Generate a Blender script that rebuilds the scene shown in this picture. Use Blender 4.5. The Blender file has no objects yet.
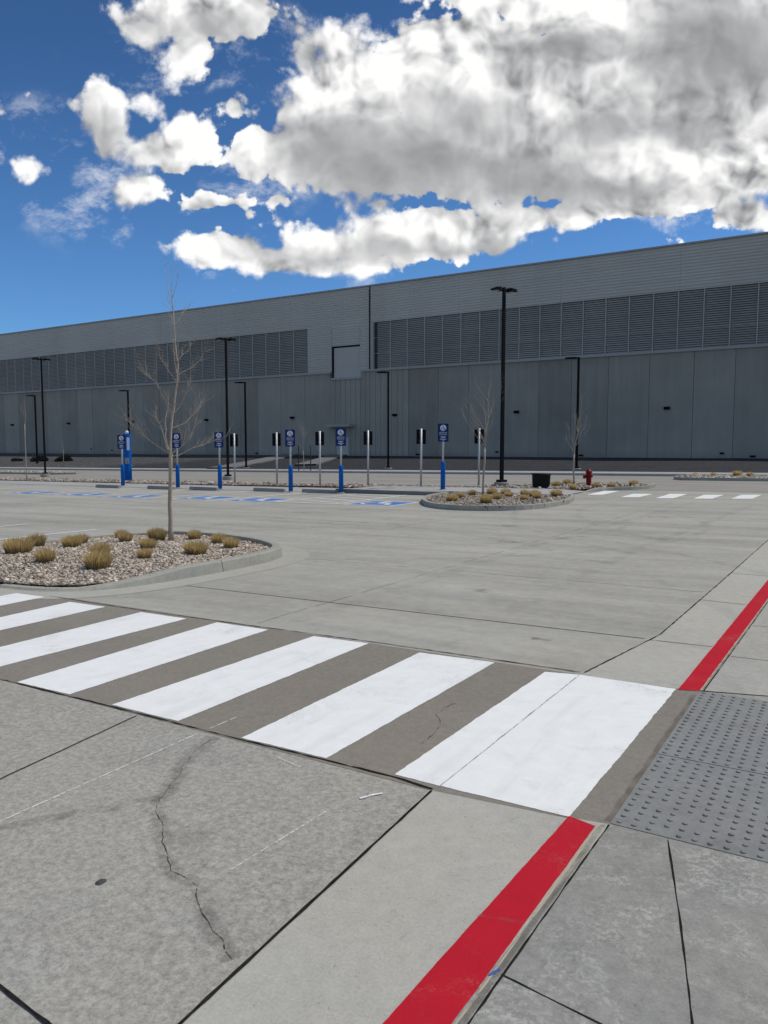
import bpy, math, random
import numpy as np
from mathutils import Vector, Matrix

R = math.radians
random.seed(7)
rng = np.random.default_rng(7)
scene = bpy.context.scene
COL = scene.collection
K = 0.0095                       # cross fall of the car park (m per m along x)


def GZ(x):
    return K * max(-220.0, min(220.0, x))


# ------------------------------------------------------------------ materials
class NT:
    def __init__(s, tree):
        s.t = tree
        s.n = tree.nodes
        s.l = tree.links

    def node(s, typ, **kw):
        n = s.n.new(typ)
        for k, v in kw.items():
            setattr(n, k, v)
        return n

    def put(s, sock, v):
        if isinstance(v, bpy.types.NodeSocket):
            s.l.new(v, sock)
        elif v is not None:
            sock.default_value = v

    def m(s, op, a, b=None, c=None, clamp=False):
        n = s.node('ShaderNodeMath', operation=op, use_clamp=clamp)
        s.put(n.inputs[0], a)
        s.put(n.inputs[1], b)
        s.put(n.inputs[2], c)
        return n.outputs[0]

    def v(s, op, a, b=None, c=None):
        n = s.node('ShaderNodeVectorMath', operation=op)
        s.put(n.inputs[0], a)
        s.put(n.inputs[1], b)
        s.put(n.inputs[2], c)
        return n.outputs['Value'] if op in ('LENGTH', 'DOT_PRODUCT') else n.outputs[0]

    def noise(s, vec, scale, detail=4.0, rough=0.55, dist=0.0, color=False):
        n = s.node('ShaderNodeTexNoise')
        s.put(n.inputs['Vector'], vec)
        n.inputs['Scale'].default_value = scale
        n.inputs['Detail'].default_value = detail
        n.inputs['Roughness'].default_value = rough
        n.inputs['Distortion'].default_value = dist
        return n.outputs['Color' if color else 'Fac']

    def ramp(s, fac, lo, hi, a=0.0, b=1.0, smooth=True):
        n = s.node('ShaderNodeMapRange')
        n.interpolation_type = 'SMOOTHSTEP' if smooth else 'LINEAR'
        n.clamp = True
        s.put(n.inputs['Value'], fac)
        s.put(n.inputs['From Min'], lo)
        s.put(n.inputs['From Max'], hi)
        s.put(n.inputs['To Min'], a)
        s.put(n.inputs['To Max'], b)
        return n.outputs['Result']

    def mix(s, fac, a, b, blend='MIX'):
        n = s.node('ShaderNodeMix', data_type='RGBA', blend_type=blend)
        s.put(n.inputs[0], fac)
        for i, q in ((6, a), (7, b)):
            if isinstance(q, (tuple, list)) and len(q) == 3:
                q = (*q, 1.0)
            s.put(n.inputs[i], q)
        return n.outputs[2]


def newmat(name):
    m = bpy.data.materials.new(name)
    m.use_nodes = True
    t = NT(m.node_tree)
    b = m.node_tree.nodes['Principled BSDF']
    return m, t, b


def c3(r, g=None, b=None):
    if g is None:
        return (r, r, r, 1)
    return (r, g, b, 1)


def bump(t, b, h, strength, dist=0.01):
    n = t.node('ShaderNodeBump')
    n.inputs['Strength'].default_value = strength
    n.inputs['Distance'].default_value = dist
    t.put(n.inputs['Height'], h)
    t.l.new(n.outputs[0], b.inputs['Normal'])


def simple(name, col, rough=0.6, metal=0.0, var=0.12, scale=6.0, bmp=0.0, spec=0.5):
    m, t, b = newmat(name)
    pos = t.node('ShaderNodeTexCoord').outputs['Object']
    n = t.noise(pos, scale, 5, 0.6)
    f = t.ramp(n, 0.3, 0.7, 1 - var, 1 + var, False)
    c = t.v('MULTIPLY', tuple(col[:3]), t.node('ShaderNodeCombineXYZ').outputs[0])
    comb = c.node.inputs[1].links[0].from_node
    for i in range(3):
        t.l.new(f, comb.inputs[i])
    t.l.new(c, b.inputs['Base Color'])
    b.inputs['Roughness'].default_value = rough
    b.inputs['Metallic'].default_value = metal
    b.inputs['Specular IOR Level'].default_value = spec
    if bmp:
        bump(t, b, t.noise(pos, scale * 8, 4), bmp, 0.004)
    return m


def concrete(name, col, mottle=0.16, blotch=0.12, fine=0.16, mscale=11.0, tint=(1.0, 0.985, 0.95), streak=0.0,
             light=0.0, stain=0.0, rough=0.85):
    """weathered cast concrete: big tone drift, hand-sized mottling, sand grain, broom marks"""
    m, t, b = newmat(name)
    pos = t.node('ShaderNodeNewGeometry').outputs['Position']
    big = t.noise(pos, 0.33, 4, 0.55)
    mid = t.noise(pos, mscale * 1.5, 8, 0.74, 0.15)
    mid2 = t.noise(t.v('ADD', pos, (31.0, 7.0, 0)), mscale * 0.33, 5, 0.6, 0.3)
    fin = t.m('ADD', t.m('MULTIPLY', t.noise(pos, 85.0, 2, 0.7), 0.6), t.m('MULTIPLY', t.noise(pos, 210.0, 1, 0.6), 0.4))
    f = t.m('MULTIPLY_ADD', t.m('SUBTRACT', big, 0.5), blotch * 4, 1.0)
    f = t.m('MULTIPLY_ADD', t.m('SUBTRACT', t.ramp(mid, 0.3, 0.7, 0, 1, False), 0.5), mottle * 2.3, f)
    f = t.m('MULTIPLY_ADD', t.m('SUBTRACT', mid2, 0.5), blotch * 2.4, f)
    f = t.m('MULTIPLY_ADD', t.m('SUBTRACT', fin, 0.5), fine * 4.5, f)
    # sparse dark specks
    sp = t.noise(pos, 60.0, 2, 0.5)
    f = t.m('MULTIPLY', f, t.ramp(sp, 0.66, 0.74, 1.0, 0.78))
    if streak:
        sc = t.v('MULTIPLY', pos, (0.12, 0.9, 1.0))
        st = t.noise(sc, 1.3, 6, 0.66, 0.4)
        f = t.m('MULTIPLY_ADD', t.m('SUBTRACT', st, 0.5), streak * 2, f)
        sc2 = t.v('MULTIPLY', pos, (0.05, 0.5, 1.0))
        st2 = t.noise(sc2, 1.0, 4, 0.5, 0.8)
        f = t.m('MULTIPLY', f, t.ramp(st2, 0.55, 0.72, 1.0, 0.9))
    if light:
        lt = t.m('MULTIPLY', t.ramp(t.noise(pos, 3.2, 6, 0.7, 0.8), 0.42, 0.70), t.ramp(t.noise(pos, 38, 4, 0.75), 0.46, 0.58))
        f = t.m('MULTIPLY_ADD', lt, light, f)
    if stain:
        s1 = t.ramp(t.noise(t.v('ADD', pos, (5, 91, 0)), 1.1, 5, 0.65, 0.5), 0.56, 0.72)
        f = t.m('MULTIPLY', f, t.m('MULTIPLY_ADD', s1, -stain, 1.0))
    warm = t.noise(t.v('ADD', pos, (9, 3, 0)), 0.8, 3)
    comb = t.node('ShaderNodeCombineXYZ')
    t.put(comb.inputs[0], t.m('MULTIPLY', f, t.ramp(warm, 0.3, 0.7, col * tint[0] * 0.985, col * tint[0] * 1.015, False)))
    t.put(comb.inputs[1], t.m('MULTIPLY', f, col * tint[1]))
    t.put(comb.inputs[2], t.m('MULTIPLY', f, t.ramp(warm, 0.3, 0.7, col * tint[2] * 1.02, col * tint[2] * 0.97, False)))
    t.l.new(comb.outputs[0], b.inputs['Base Color'])
    b.inputs['Roughness'].default_value = rough
    b.inputs['Specular IOR Level'].default_value = 0.25
    h = t.m('ADD', t.m('MULTIPLY', mid, 0.5), t.m('MULTIPLY', fin, 0.6))
    bump(t, b, h, 0.35, 0.004)
    return m


def paint(name, col, worn, wear=0.5, rough=0.6, spec=0.2):
    """road paint worn through to the slab in places"""
    m, t, b = newmat(name)
    pos = t.node('ShaderNodeNewGeometry').outputs['Position']
    a = t.noise(pos, 2.2, 7, 0.72, 0.5)
    g = t.noise(pos, 90, 3, 0.7)
    k = t.m('MULTIPLY', t.ramp(a, 0.50, 0.76), t.ramp(g, 0.45, 0.60))
    k = t.m('MULTIPLY', k, wear)
    dirt = t.m('MULTIPLY_ADD', t.m('SUBTRACT', t.noise(pos, 7, 6, 0.65), 0.5), -0.20, 1.0)
    dirt = t.m('MULTIPLY', dirt, t.ramp(t.noise(t.v('MULTIPLY', pos, (6.0, 0.5, 1.0)), 1.0, 5, 0.65), 0.5, 0.75, 1.0, 0.91))
    grn = t.m('MULTIPLY_ADD', t.m('SUBTRACT', g, 0.5), 0.14, dirt)
    c = t.mix(k, col, worn)
    cc = t.v('SCALE', c)
    t.put(cc.node.inputs['Scale'], grn)
    t.l.new(cc, b.inputs['Base Color'])
    b.inputs['Roughness'].default_value = rough
    b.inputs['Specular IOR Level'].default_value = spec
    bump(t, b, t.m('ADD', t.noise(pos, 14, 5, 0.65), g), 0.3, 0.003)
    return m


def attr_mat(name, rough=0.8, var=0.25, trans=0.0):
    m, t, b = newmat(name)
    a = t.node('ShaderNodeAttribute', attribute_name='tone')
    t.l.new(a.outputs['Color'], b.inputs['Base Color'])
    b.inputs['Roughness'].default_value = rough
    b.inputs['Specular IOR Level'].default_value = 0.2
    return m


def decal(name, col, lo, hi, strength=1.0, scale=9.0, rough=0.9):
    """thin stain / chalk / crack strips: alpha from the strip's u coordinate and noise"""
    m, t, b = newmat(name)
    uv = t.node('ShaderNodeUVMap').outputs[0]
    sep = t.node('ShaderNodeSeparateXYZ')
    t.l.new(uv, sep.inputs[0])
    edge = t.m('SUBTRACT', 1.0, t.m('ABSOLUTE', t.m('MULTIPLY_ADD', sep.outputs[0], 2.0, -1.0)))
    pos = t.node('ShaderNodeNewGeometry').outputs['Position']
    n = t.noise(pos, scale, 6, 0.7)
    a = t.m('MULTIPLY', t.ramp(edge, 0.0, 0.7), t.ramp(n, lo, hi))
    a = t.m('MULTIPLY', a, strength, clamp=True)
    b.inputs['Base Color'].default_value = (*col, 1)
    b.inputs['Roughness'].default_value = rough
    b.inputs['Specular IOR Level'].default_value = 0.1
    t.l.new(a, b.inputs['Alpha'])
    return m


M = {}
M['lot'] = concrete('lot_concrete', 0.345, mottle=0.10, blotch=0.09, fine=0.14, mscale=5.0, streak=0.42, tint=(1.035, 1.0, 0.87))
M['near'] = concrete('near_slab_concrete', 0.322, mottle=0.31, blotch=0.085, fine=0.26, mscale=22.0, tint=(1.045, 1.0, 0.875), stain=0.18)
M['band'] = concrete('crossing_band_concrete', 0.212, mottle=0.12, blotch=0.06, fine=0.16, mscale=16.0, tint=(1.09, 0.985, 0.82), streak=0.10)
M['gutter'] = concrete('gutter_concrete', 0.405, mottle=0.08, blotch=0.06, fine=0.15, mscale=9.0, tint=(1.045, 1.005, 0.875), stain=0.14)
M['walk_light'] = concrete('pale_sidewalk_concrete', 0.36, mottle=0.12, blotch=0.10, fine=0.16, mscale=9.0, tint=(1.04, 1.0, 0.88), stain=0.15)
M['bed_gutter'] = concrete('bed_gutter_concrete', 0.375, mottle=0.09, blotch=0.09, fine=0.15, mscale=9.0, tint=(1.03, 1.0, 0.865), stain=0.2)
M['walk'] = concrete('sidewalk_concrete', 0.275, mottle=0.17, blotch=0.11, fine=0.18, mscale=8.0, tint=(1.01, 1.0, 0.90), light=0.60, stain=0.15)
M['kerb'] = concrete('kerb_concrete', 0.33, mottle=0.13, blotch=0.12, fine=0.14, mscale=7.0, tint=(1.03, 1.0, 0.85), stain=0.25)
M['kerb_dark'] = concrete('kerb_concrete_dark', 0.20, mottle=0.10, blotch=0.10, fine=0.12, mscale=7.0, stain=0.2)
M['path'] = concrete('far_path_concrete', 0.36, mottle=0.05, blotch=0.08, fine=0.08, mscale=4.0)
M['road'] = concrete('far_road_concrete', 0.275, mottle=0.06, blotch=0.06, fine=0.08, mscale=4.0, streak=0.38, tint=(1.05, 1.0, 0.885))
M['white'] = paint('white_road_paint', (0.82, 0.83, 0.80), (0.42, 0.40, 0.36), 1.0)
M['white_far'] = paint('worn_white_road_paint', (0.70, 0.70, 0.67), (0.36, 0.35, 0.33), 0.7)
M['red'] = paint('red_kerb_paint', (0.48, 0.015, 0.029), (0.40, 0.16, 0.14), 0.9, 0.7, 0.05)
M['blue_ground'] = paint('blue_road_paint', (0.045, 0.19, 0.52), (0.25, 0.27, 0.30), 0.9)
M['joint'] = simple('joint_sealant', (0.020, 0.019, 0.018), 0.95, var=0.5, scale=30, spec=0.05)
M['joint_thin'] = decal('thin_joint', (0.035, 0.033, 0.03), 0.25, 0.45, 1.3, 6)
M['joint_faint'] = decal('faint_joint', (0.10, 0.098, 0.09), 0.35, 0.62, 0.45, 2.5)
M['painted_joint'] = decal('painted_over_joint', (0.25, 0.25, 0.24), 0.30, 0.60, 0.40, 5)
M['tyre'] = decal('tyre_rub', (0.12, 0.115, 0.105), 0.36, 0.74, 0.13, 1.6)
M['oil'] = decal('oil_drip', (0.07, 0.066, 0.06), 0.42, 0.66, 0.30, 7)
M['scuff'] = decal('kerb_scuff', (0.46, 0.12, 0.13), 0.30, 0.72, 0.45, 18)
M['crack'] = decal('crack', (0.045, 0.038, 0.030), 0.36, 0.56, 1.0, 30)
M['stain'] = decal('damp_stain', (0.12, 0.10, 0.082), 0.30, 0.80, 0.40, 9)
M['chalk'] = decal('chalk', (0.72, 0.71, 0.67), 0.34, 0.60, 0.95, 30)
M['caulk'] = decal('old_caulk', (0.50, 0.44, 0.33), 0.30, 0.50, 0.9, 4)
M['smudge'] = decal('paint_smudge', (0.8, 0.8, 0.8), 0.35, 0.5, 1.2, 60)
M['grime'] = decal('edge_grime', (0.16, 0.135, 0.105), 0.25, 0.75, 0.55, 6)
M['bluemark'] = simple('blue_marking', (0.05, 0.10, 0.36), 0.6)
M['ground'] = simple('dry_ground', (0.22, 0.19, 0.15), 0.95, var=0.2, scale=0.3)
M['bed'] = simple('bed_soil', (0.16, 0.135, 0.115), 0.95, var=0.3, scale=9, bmp=0.5)
M['stone'] = attr_mat('river_stone', 0.85)
M['blade'] = attr_mat('grass_blade', 0.75)
_m = M['blade'].node_tree
_tr = _m.nodes.new('ShaderNodeBsdfTranslucent')
_mx = _m.nodes.new('ShaderNodeMixShader')
_mx.inputs[0].default_value = 0.42
_at = [n for n in _m.nodes if n.type == 'ATTRIBUTE'][0]
_m.links.new(_at.outputs['Color'], _tr.inputs['Color'])
_m.links.new(_m.nodes['Principled BSDF'].outputs[0], _mx.inputs[1])
_m.links.new(_tr.outputs[0], _mx.inputs[2])
_m.links.new(_mx.outputs[0], _m.nodes['Material Output'].inputs['Surface'])
M['black'] = simple('black_powder_coat', (0.0045, 0.005, 0.006), 0.7, var=0.2, spec=0.15)
M['black_plastic'] = simple('black_plastic', (0.007, 0.007, 0.008), 0.6, var=0.2, scale=9, spec=0.2)
M['galv'] = simple('galvanised_steel', (0.50, 0.51, 0.51), 0.5, 0.35, var=0.12, scale=14)
M['signback'] = simple('shaded_sign_back', (0.006, 0.007, 0.010), 0.75, spec=0.1)  # plate backs face away from the sun; their shade is painted as near-black
M['blue'] = simple('blue_plastic_sleeve', (0.004, 0.110, 0.42), 0.55, var=0.1, spec=0.12)
M['navy'] = simple('navy_sign_face', (0.008, 0.026, 0.14), 0.55, var=0.08, spec=0.2)
M['signwhite'] = simple('white_sign_print', (0.74, 0.76, 0.78), 0.5, var=0.05)
M['tan_stop'] = concrete('wheel_stop_concrete', 0.27, mottle=0.1, blotch=0.1, fine=0.1)
M['hydrant'] = simple('red_hydrant_enamel', (0.20, 0.004, 0.007), 0.45, var=0.15, spec=0.2)
M['tactile'] = concrete('tactile_tile', 0.23, mottle=0.13, blotch=0.09, fine=0.12, mscale=9.0, tint=(0.985, 1.0, 0.965), stain=0.25, rough=0.7)
M['lamp'] = simple('lamp_lens', (0.35, 0.36, 0.36), 0.3)
M['grey_box'] = simple('grey_panel', (0.30, 0.32, 0.33), 0.5)
M['wood'] = simple('dark_stake', (0.03, 0.026, 0.024), 0.8)
M['rust'] = simple('dark_debris', (0.06, 0.062, 0.058), 0.9)


def bark(name, c0, c1):
    m, t, b = newmat(name)
    pos = t.node('ShaderNodeTexCoord').outputs['Object']
    n = t.noise(t.v('MULTIPLY', pos, (1, 1, 0.35)), 40, 5, 0.65)
    c = t.mix(t.ramp(n, 0.3, 0.7), c0, c1)
    t.l.new(c, b.inputs['Base Color'])
    b.inputs['Roughness'].default_value = 0.8
    bump(t, b, n, 0.4, 0.004)
    return m


M['bark'] = bark('trunk_bark', (0.31, 0.25, 0.185), (0.50, 0.415, 0.32))
M['twig'] = bark('branch_bark', (0.36, 0.28, 0.20), (0.58, 0.47, 0.345))
M['twig_dark'] = bark('dull_branch_bark', (0.27, 0.23, 0.185), (0.45, 0.39, 0.32))


def wall_panel_mat():
    m, t, b = newmat('precast_wall_concrete')
    pos = t.node('ShaderNodeNewGeometry').outputs['Position']
    rnd = t.node('ShaderNodeObjectInfo').outputs['Random']
    st = t.noise(t.v('MULTIPLY', pos, (1.2, 1.0, 0.10)), 1.4, 5, 0.6)
    bl = t.noise(pos, 0.28, 5, 0.55)
    lines = t.noise(t.v('MULTIPLY', pos, (6.0, 1.0, 0.02)), 0.8, 2, 0.5)
    f = t.m('MULTIPLY_ADD', rnd, 0.25, 0.82)
    f = t.m('MULTIPLY_ADD', t.m('SUBTRACT', st, 0.5), 0.34, f)
    f = t.m('MULTIPLY_ADD', t.m('SUBTRACT', bl, 0.5), 0.40, f)
    f = t.m('MULTIPLY_ADD', t.m('SUBTRACT', lines, 0.5), 0.10, f)
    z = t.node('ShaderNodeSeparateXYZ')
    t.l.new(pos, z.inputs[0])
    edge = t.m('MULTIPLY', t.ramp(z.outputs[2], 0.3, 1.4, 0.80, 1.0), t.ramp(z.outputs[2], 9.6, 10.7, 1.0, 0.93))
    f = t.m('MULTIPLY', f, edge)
    comb = t.node('ShaderNodeCombineXYZ')
    for i, k in enumerate((0.362, 0.336, 0.285)):
        t.put(comb.inputs[i], t.m('MULTIPLY', f, k))
    t.l.new(comb.outputs[0], b.inputs['Base Color'])
    b.inputs['Roughness'].default_value = 0.9
    b.inputs['Specular IOR Level'].default_value = 0.2
    return m


def cladding_mat(name, col, var=0.10):
    m, t, b = newmat(name)
    pos = t.node('ShaderNodeNewGeometry').outputs['Position']
    st = t.noise(t.v('MULTIPLY', pos, (0.05, 1.0, 1.6)), 1.2, 4, 0.6)
    bl = t.noise(pos, 0.12, 4, 0.5)
    # sheet-to-sheet tone (each sheet about 3 m long)
    sep = t.node('ShaderNodeSeparateXYZ')
    t.l.new(pos, sep.inputs[0])
    cell = t.m('FLOOR', t.m('DIVIDE', sep.outputs[0], 3.1))
    wn = t.node('ShaderNodeTexWhiteNoise', noise_dimensions='1D')
    t.put(wn.inputs['W'], cell)
    f = t.m('MULTIPLY_ADD', t.m('SUBTRACT', st, 0.5), var * 2, 1.0)
    f = t.m('MULTIPLY_ADD', t.m('SUBTRACT', bl, 0.5), var * 2, f)
    f = t.m('MULTIPLY_ADD', t.m('SUBTRACT', wn.outputs['Value'], 0.5), var * 0.6, f)
    comb = t.node('ShaderNodeCombineXYZ')
    for i in range(3):
        t.put(comb.inputs[i], t.m('MULTIPLY', f, col[i]))
    t.l.new(comb.outputs[0], b.inputs['Base Color'])
    b.inputs['Roughness'].default_value = 0.55
    b.inputs['Specular IOR Level'].default_value = 0.3
    return m


M['wall'] = wall_panel_mat()
M['clad'] = cladding_mat('ribbed_metal_cladding', (0.53, 0.505, 0.45))
M['trim'] = cladding_mat('metal_flashing', (0.40, 0.385, 0.35), 0.06)
M['coping'] = cladding_mat('coping_metal', (0.36, 0.35, 0.33), 0.06)
M['mull'] = cladding_mat('mullion_metal', (0.46, 0.45, 0.42), 0.06)
M['blade_metal'] = cladding_mat('louver_blade_metal', (0.38, 0.365, 0.33), 0.18)
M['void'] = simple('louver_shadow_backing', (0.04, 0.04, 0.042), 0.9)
M['door'] = cladding_mat('flat_door_metal', (0.50, 0.48, 0.435), 0.05)
M['roofing'] = simple('roof_membrane', (0.45, 0.45, 0.44), 0.9, scale=0.5)


def berm_mat():
    m, t, b = newmat('crushed_rock_berm')
    pos = t.node('ShaderNodeNewGeometry').outputs['Position']
    vor = t.node('ShaderNodeTexVoronoi')
    t.put(vor.inputs['Vector'], pos)
    vor.inputs['Scale'].default_value = 5.5
    n = t.noise(pos, 1.1, 6, 0.7)
    sep = t.node('ShaderNodeSeparateXYZ')
    t.l.new(pos, sep.inputs[0])
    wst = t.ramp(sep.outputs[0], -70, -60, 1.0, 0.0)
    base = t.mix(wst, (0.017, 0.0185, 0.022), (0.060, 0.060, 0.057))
    sepc = t.node('ShaderNodeSeparateColor')
    t.l.new(vor.outputs['Color'], sepc.inputs[0])
    f = t.m('MULTIPLY', t.ramp(sepc.outputs[0], 0, 1, 0.35, 1.75, False), t.ramp(n, 0.3, 0.7, 0.65, 1.3, False))
    cc = t.v('SCALE', base)
    t.put(cc.node.inputs['Scale'], f)
    t.l.new(cc, b.inputs['Base Color'])
    b.inputs['Roughness'].default_value = 0.95
    bump(t, b, t.m('SUBTRACT', 1.0, vor.outputs['Distance']), 0.9, 0.08)
    return m


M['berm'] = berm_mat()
M['path_shade'] = concrete('shaded_path_concrete', 0.17, mottle=0.08, blotch=0.1, fine=0.1, mscale=4.0)  # darker copy of the path concrete, shade on the berm ramps put into its colour


# ------------------------------------------------------------------ mesh builder
class MB:
    def __init__(s):
        s.v, s.f, s.mi, s.uv, s.col = [], [], [], [], []
        s.cur = 0
        s.hasuv = False

    def add(s, vs, fs, uvs=None):
        o = len(s.v)
        s.v += [tuple(p) for p in vs]
        for i, f in enumerate(fs):
            s.f.append(tuple(o + k for k in f))
            s.mi.append(s.cur)
            if uvs:
                s.hasuv = True
                s.uv.append(uvs[i])
            else:
                s.uv.append([(0.5, 0.5)] * len(f))
        return s

    def box(s, x0, x1, y0, y1, z0, z1):
        vs = [(x, y, z) for z in (z0, z1) for y in (y0, y1) for x in (x0, x1)]
        return s.add(vs, [(0, 2, 3, 1), (4, 5, 7, 6), (0, 1, 5, 4), (2, 6, 7, 3), (0, 4, 6, 2), (1, 3, 7, 5)])

    def obox(s, c, size, mat):
        hx, hy, hz = (q / 2 for q in size)
        vs = [Vector(c) + mat @ Vector((x, y, z)) for z in (-hz, hz) for y in (-hy, hy) for x in (-hx, hx)]
        return s.add(vs, [(0, 2, 3, 1), (4, 5, 7, 6), (0, 1, 5, 4), (2, 6, 7, 3), (0, 4, 6, 2), (1, 3, 7, 5)])

    def prism(s, poly, z0, z1):
        n = len(poly)
        vs = [(p[0], p[1], z0) for p in poly] + [(p[0], p[1], z1) for p in poly]
        fs = [tuple(range(n - 1, -1, -1)), tuple(range(n, 2 * n))]
        fs += [(i, (i + 1) % n, n + (i + 1) % n, n + i) for i in range(n)]
        return s.add(vs, fs)

    def ring_tube(s, pts, rad, n=8, cap=True, phase=0.0):
        pts = [Vector(p) for p in pts]
        vs, fs = [], []
        ref = None
        for i, p in enumerate(pts):
            d = (pts[min(i + 1, len(pts) - 1)] - pts[max(i - 1, 0)]).normalized()
            if ref is None:
                ref = Vector((1, 0, 0)) if abs(d.x) < 0.9 else Vector((0, 1, 0))
            a = (ref - d * ref.dot(d)).normalized()
            ref = a
            b = d.cross(a)
            r = rad[i] if isinstance(rad, (list, tuple)) else rad
            for k in range(n):
                t = 2 * math.pi * k / n + phase
                vs.append(p + a * (r * math.cos(t)) + b * (r * math.sin(t)))
        for i in range(len(pts) - 1):
            for k in range(n):
                k2 = (k + 1) % n
                fs.append((i * n + k, i * n + k2, (i + 1) * n + k2, (i + 1) * n + k))
        if cap:
            fs.append(tuple(range(n - 1, -1, -1)))
            fs.append(tuple((len(pts) - 1) * n + k for k in range(n)))
        return s.add(vs, fs)

    def lathe(s, prof, n=20, c=(0, 0), axis=None):
        """prof: list of (r, z)"""
        vs, fs = [], []
        for r, z in prof:
            for k in range(n):
                a = 2 * math.pi * k / n
                vs.append((c[0] + r * math.cos(a), c[1] + r * math.sin(a), z))
        for i in range(len(prof) - 1):
            for k in range(n):
                k2 = (k + 1) % n
                fs.append((i * n + k, i * n + k2, (i + 1) * n + k2, (i + 1) * n + k))
        fs.append(tuple(range(n - 1, -1, -1)))
        fs.append(tuple((len(prof) - 1) * n + k for k in range(n)))
        if axis is not None:
            vs = [axis @ Vector(v) for v in vs]
        return s.add(vs, fs)

    def sheet(s, poly, dz):
        vs = [(p[0], p[1], GZ(p[0]) + dz) for p in poly]
        a = sum(poly[i][0] * poly[(i + 1) % len(poly)][1] - poly[(i + 1) % len(poly)][0] * poly[i][1] for i in range(len(poly)))
        f = tuple(range(len(poly))) if a > 0 else tuple(range(len(poly) - 1, -1, -1))
        return s.add(vs, [f])

    def strip(s, pts, w, dz, zf=None, jit=0.0, step=0.06, wj=0.0):
        """flat ribbon along a polyline; u runs 0..1 across"""
        zf = zf or GZ
        P = []
        for i in range(len(pts) - 1):
            a, b = Vector(pts[i]), Vector(pts[i + 1])
            n = max(1, int((b - a).length / step))
            for k in range(n):
                P.append(a.lerp(b, k / n))
        P.append(Vector(pts[-1]))
        vs, fs, uv = [], [], []
        for i, p in enumerate(P):
            d = (P[min(i + 1, len(P) - 1)] - P[max(i - 1, 0)]).normalized()
            nrm = Vector((-d.y, d.x))
            ww = w * (1 + wj * (random.random() * 2 - 1)) * 0.5
            q = p + nrm * (jit * (random.random() * 2 - 1))
            for sgn in (1, -1):
                e = q + nrm * ww * sgn
                vs.append((e.x, e.y, zf(e.x) + dz))
        for i in range(len(P) - 1):
            fs.append((2 * i + 1, 2 * i + 3, 2 * i + 2, 2 * i))
            uv.append([(1, 0), (1, 1), (0, 1), (0, 0)])
        return s.add(vs, fs, uv)

    def build(s, name, mats, parent=None, origin=None, smooth=False, link=True, local=False):
        me = bpy.data.meshes.new(name)
        if origin is None:
            origin = tuple(parent['_o']) if (parent is not None and '_o' in parent and not local) else (0, 0, 0)
        ox, oy, oz = origin
        me.from_pydata([(x - ox, y - oy, z - oz) for x, y, z in s.v], [], s.f)
        for m in (mats if isinstance(mats, (list, tuple)) else [mats]):
            me.materials.append(m)
        if any(s.mi):
            me.polygons.foreach_set('material_index', s.mi)
        if s.hasuv:
            uvl = me.uv_layers.new(name='UVMap')
            uvl.data.foreach_set('uv', [c for f in s.uv for p in f for c in p])
        if smooth:
            me.polygons.foreach_set('use_smooth', [True] * len(me.polygons))
        me.update()
        o = bpy.data.objects.new(name, me)
        if link:
            COL.objects.link(o)
        if parent is not None:
            o.parent = parent
        else:
            o.location = origin
        return o


def tag(o, label=None, cat=None, group=None, kind=None):
    if label:
        o['label'] = label
    if cat:
        o['category'] = cat
    if group:
        o['group'] = group
    if kind:
        o['kind'] = kind
    return o


def thing(name, label, cat, loc=(0, 0, 0), rz=0.0, group=None):
    o = bpy.data.objects.new(name, None)
    o.empty_display_size = 0.3
    COL.objects.link(o)
    o.location = loc
    o.rotation_euler = (0, 0, rz)
    return tag(o, label, cat, group)


def children(o):
    return [c for c in bpy.data.objects if c.parent == o]


def dup(root, loc, rz=0.0, label=None, scale=None):
    def cp(o, par):
        c = o.copy()
        COL.objects.link(c)
        if par is not None:
            c.parent = par
        for ch in children(o):
            cp(ch, c)
        return c
    r = cp(root, None)
    r.location = loc
    r.rotation_euler = (0, 0, rz)
    if scale:
        r.scale = scale if isinstance(scale, (tuple, list)) else (scale,) * 3
    if label:
        r['label'] = label
    return r


def struct(name, mb, mat):
    return tag(mb.build(name, mat), kind='structure')


def wob(pts, step=0.05, jit=0.004):
    """subdivide a polygon's edges and roughen them slightly"""
    out = []
    n = len(pts)
    for i in range(n):
        a, b = Vector(pts[i]), Vector(pts[(i + 1) % n])
        L = (b - a).length
        k = max(1, int(L / step))
        nr = Vector((-(b - a).y, (b - a).x)).normalized()
        drift = 0.0
        for q in range(k):
            drift = drift * 0.75 + jit * (random.random() * 2 - 1) * 0.8
            p = a.lerp(b, q / k) + (nr * drift if q else Vector((0, 0)))
            out.append((p.x, p.y))
    return out


def offset_poly(pts, d, closed=False):
    """offset a polyline to its left by d"""
    out = []
    n = len(pts)
    for i in range(n):
        a = Vector(pts[i - 1]) if (i > 0 or closed) else None
        p = Vector(pts[i])
        b = Vector(pts[(i + 1) % n]) if (i < n - 1 or closed) else None
        d1 = (p - a).normalized() if a is not None else None
        d2 = (b - p).normalized() if b is not None else None
        if d1 is None:
            d1 = d2
        if d2 is None:
            d2 = d1
        n1 = Vector((-d1.y, d1.x))
        n2 = Vector((-d2.y, d2.x))
        nn = (n1 + n2).normalized()
        k = 1 / max(0.5, nn.dot(n1))
        q = p + nn * d * k
        out.append((q.x, q.y))
    return out


def smooth_path(pts, it=2, closed=False):
    for _ in range(it):
        out = []
        n = len(pts)
        rngi = range(n if closed else n - 1)
        if not closed:
            out.append(pts[0])
        for i in rngi:
            a, b = pts[i], pts[(i + 1) % n]
            out.append(tuple(0.75 * a[j] + 0.25 * b[j] for j in range(len(a))))
            out.append(tuple(0.25 * a[j] + 0.75 * b[j] for j in range(len(a))))
        if not closed:
            out.append(pts[-1])
        pts = out
    return pts


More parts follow.
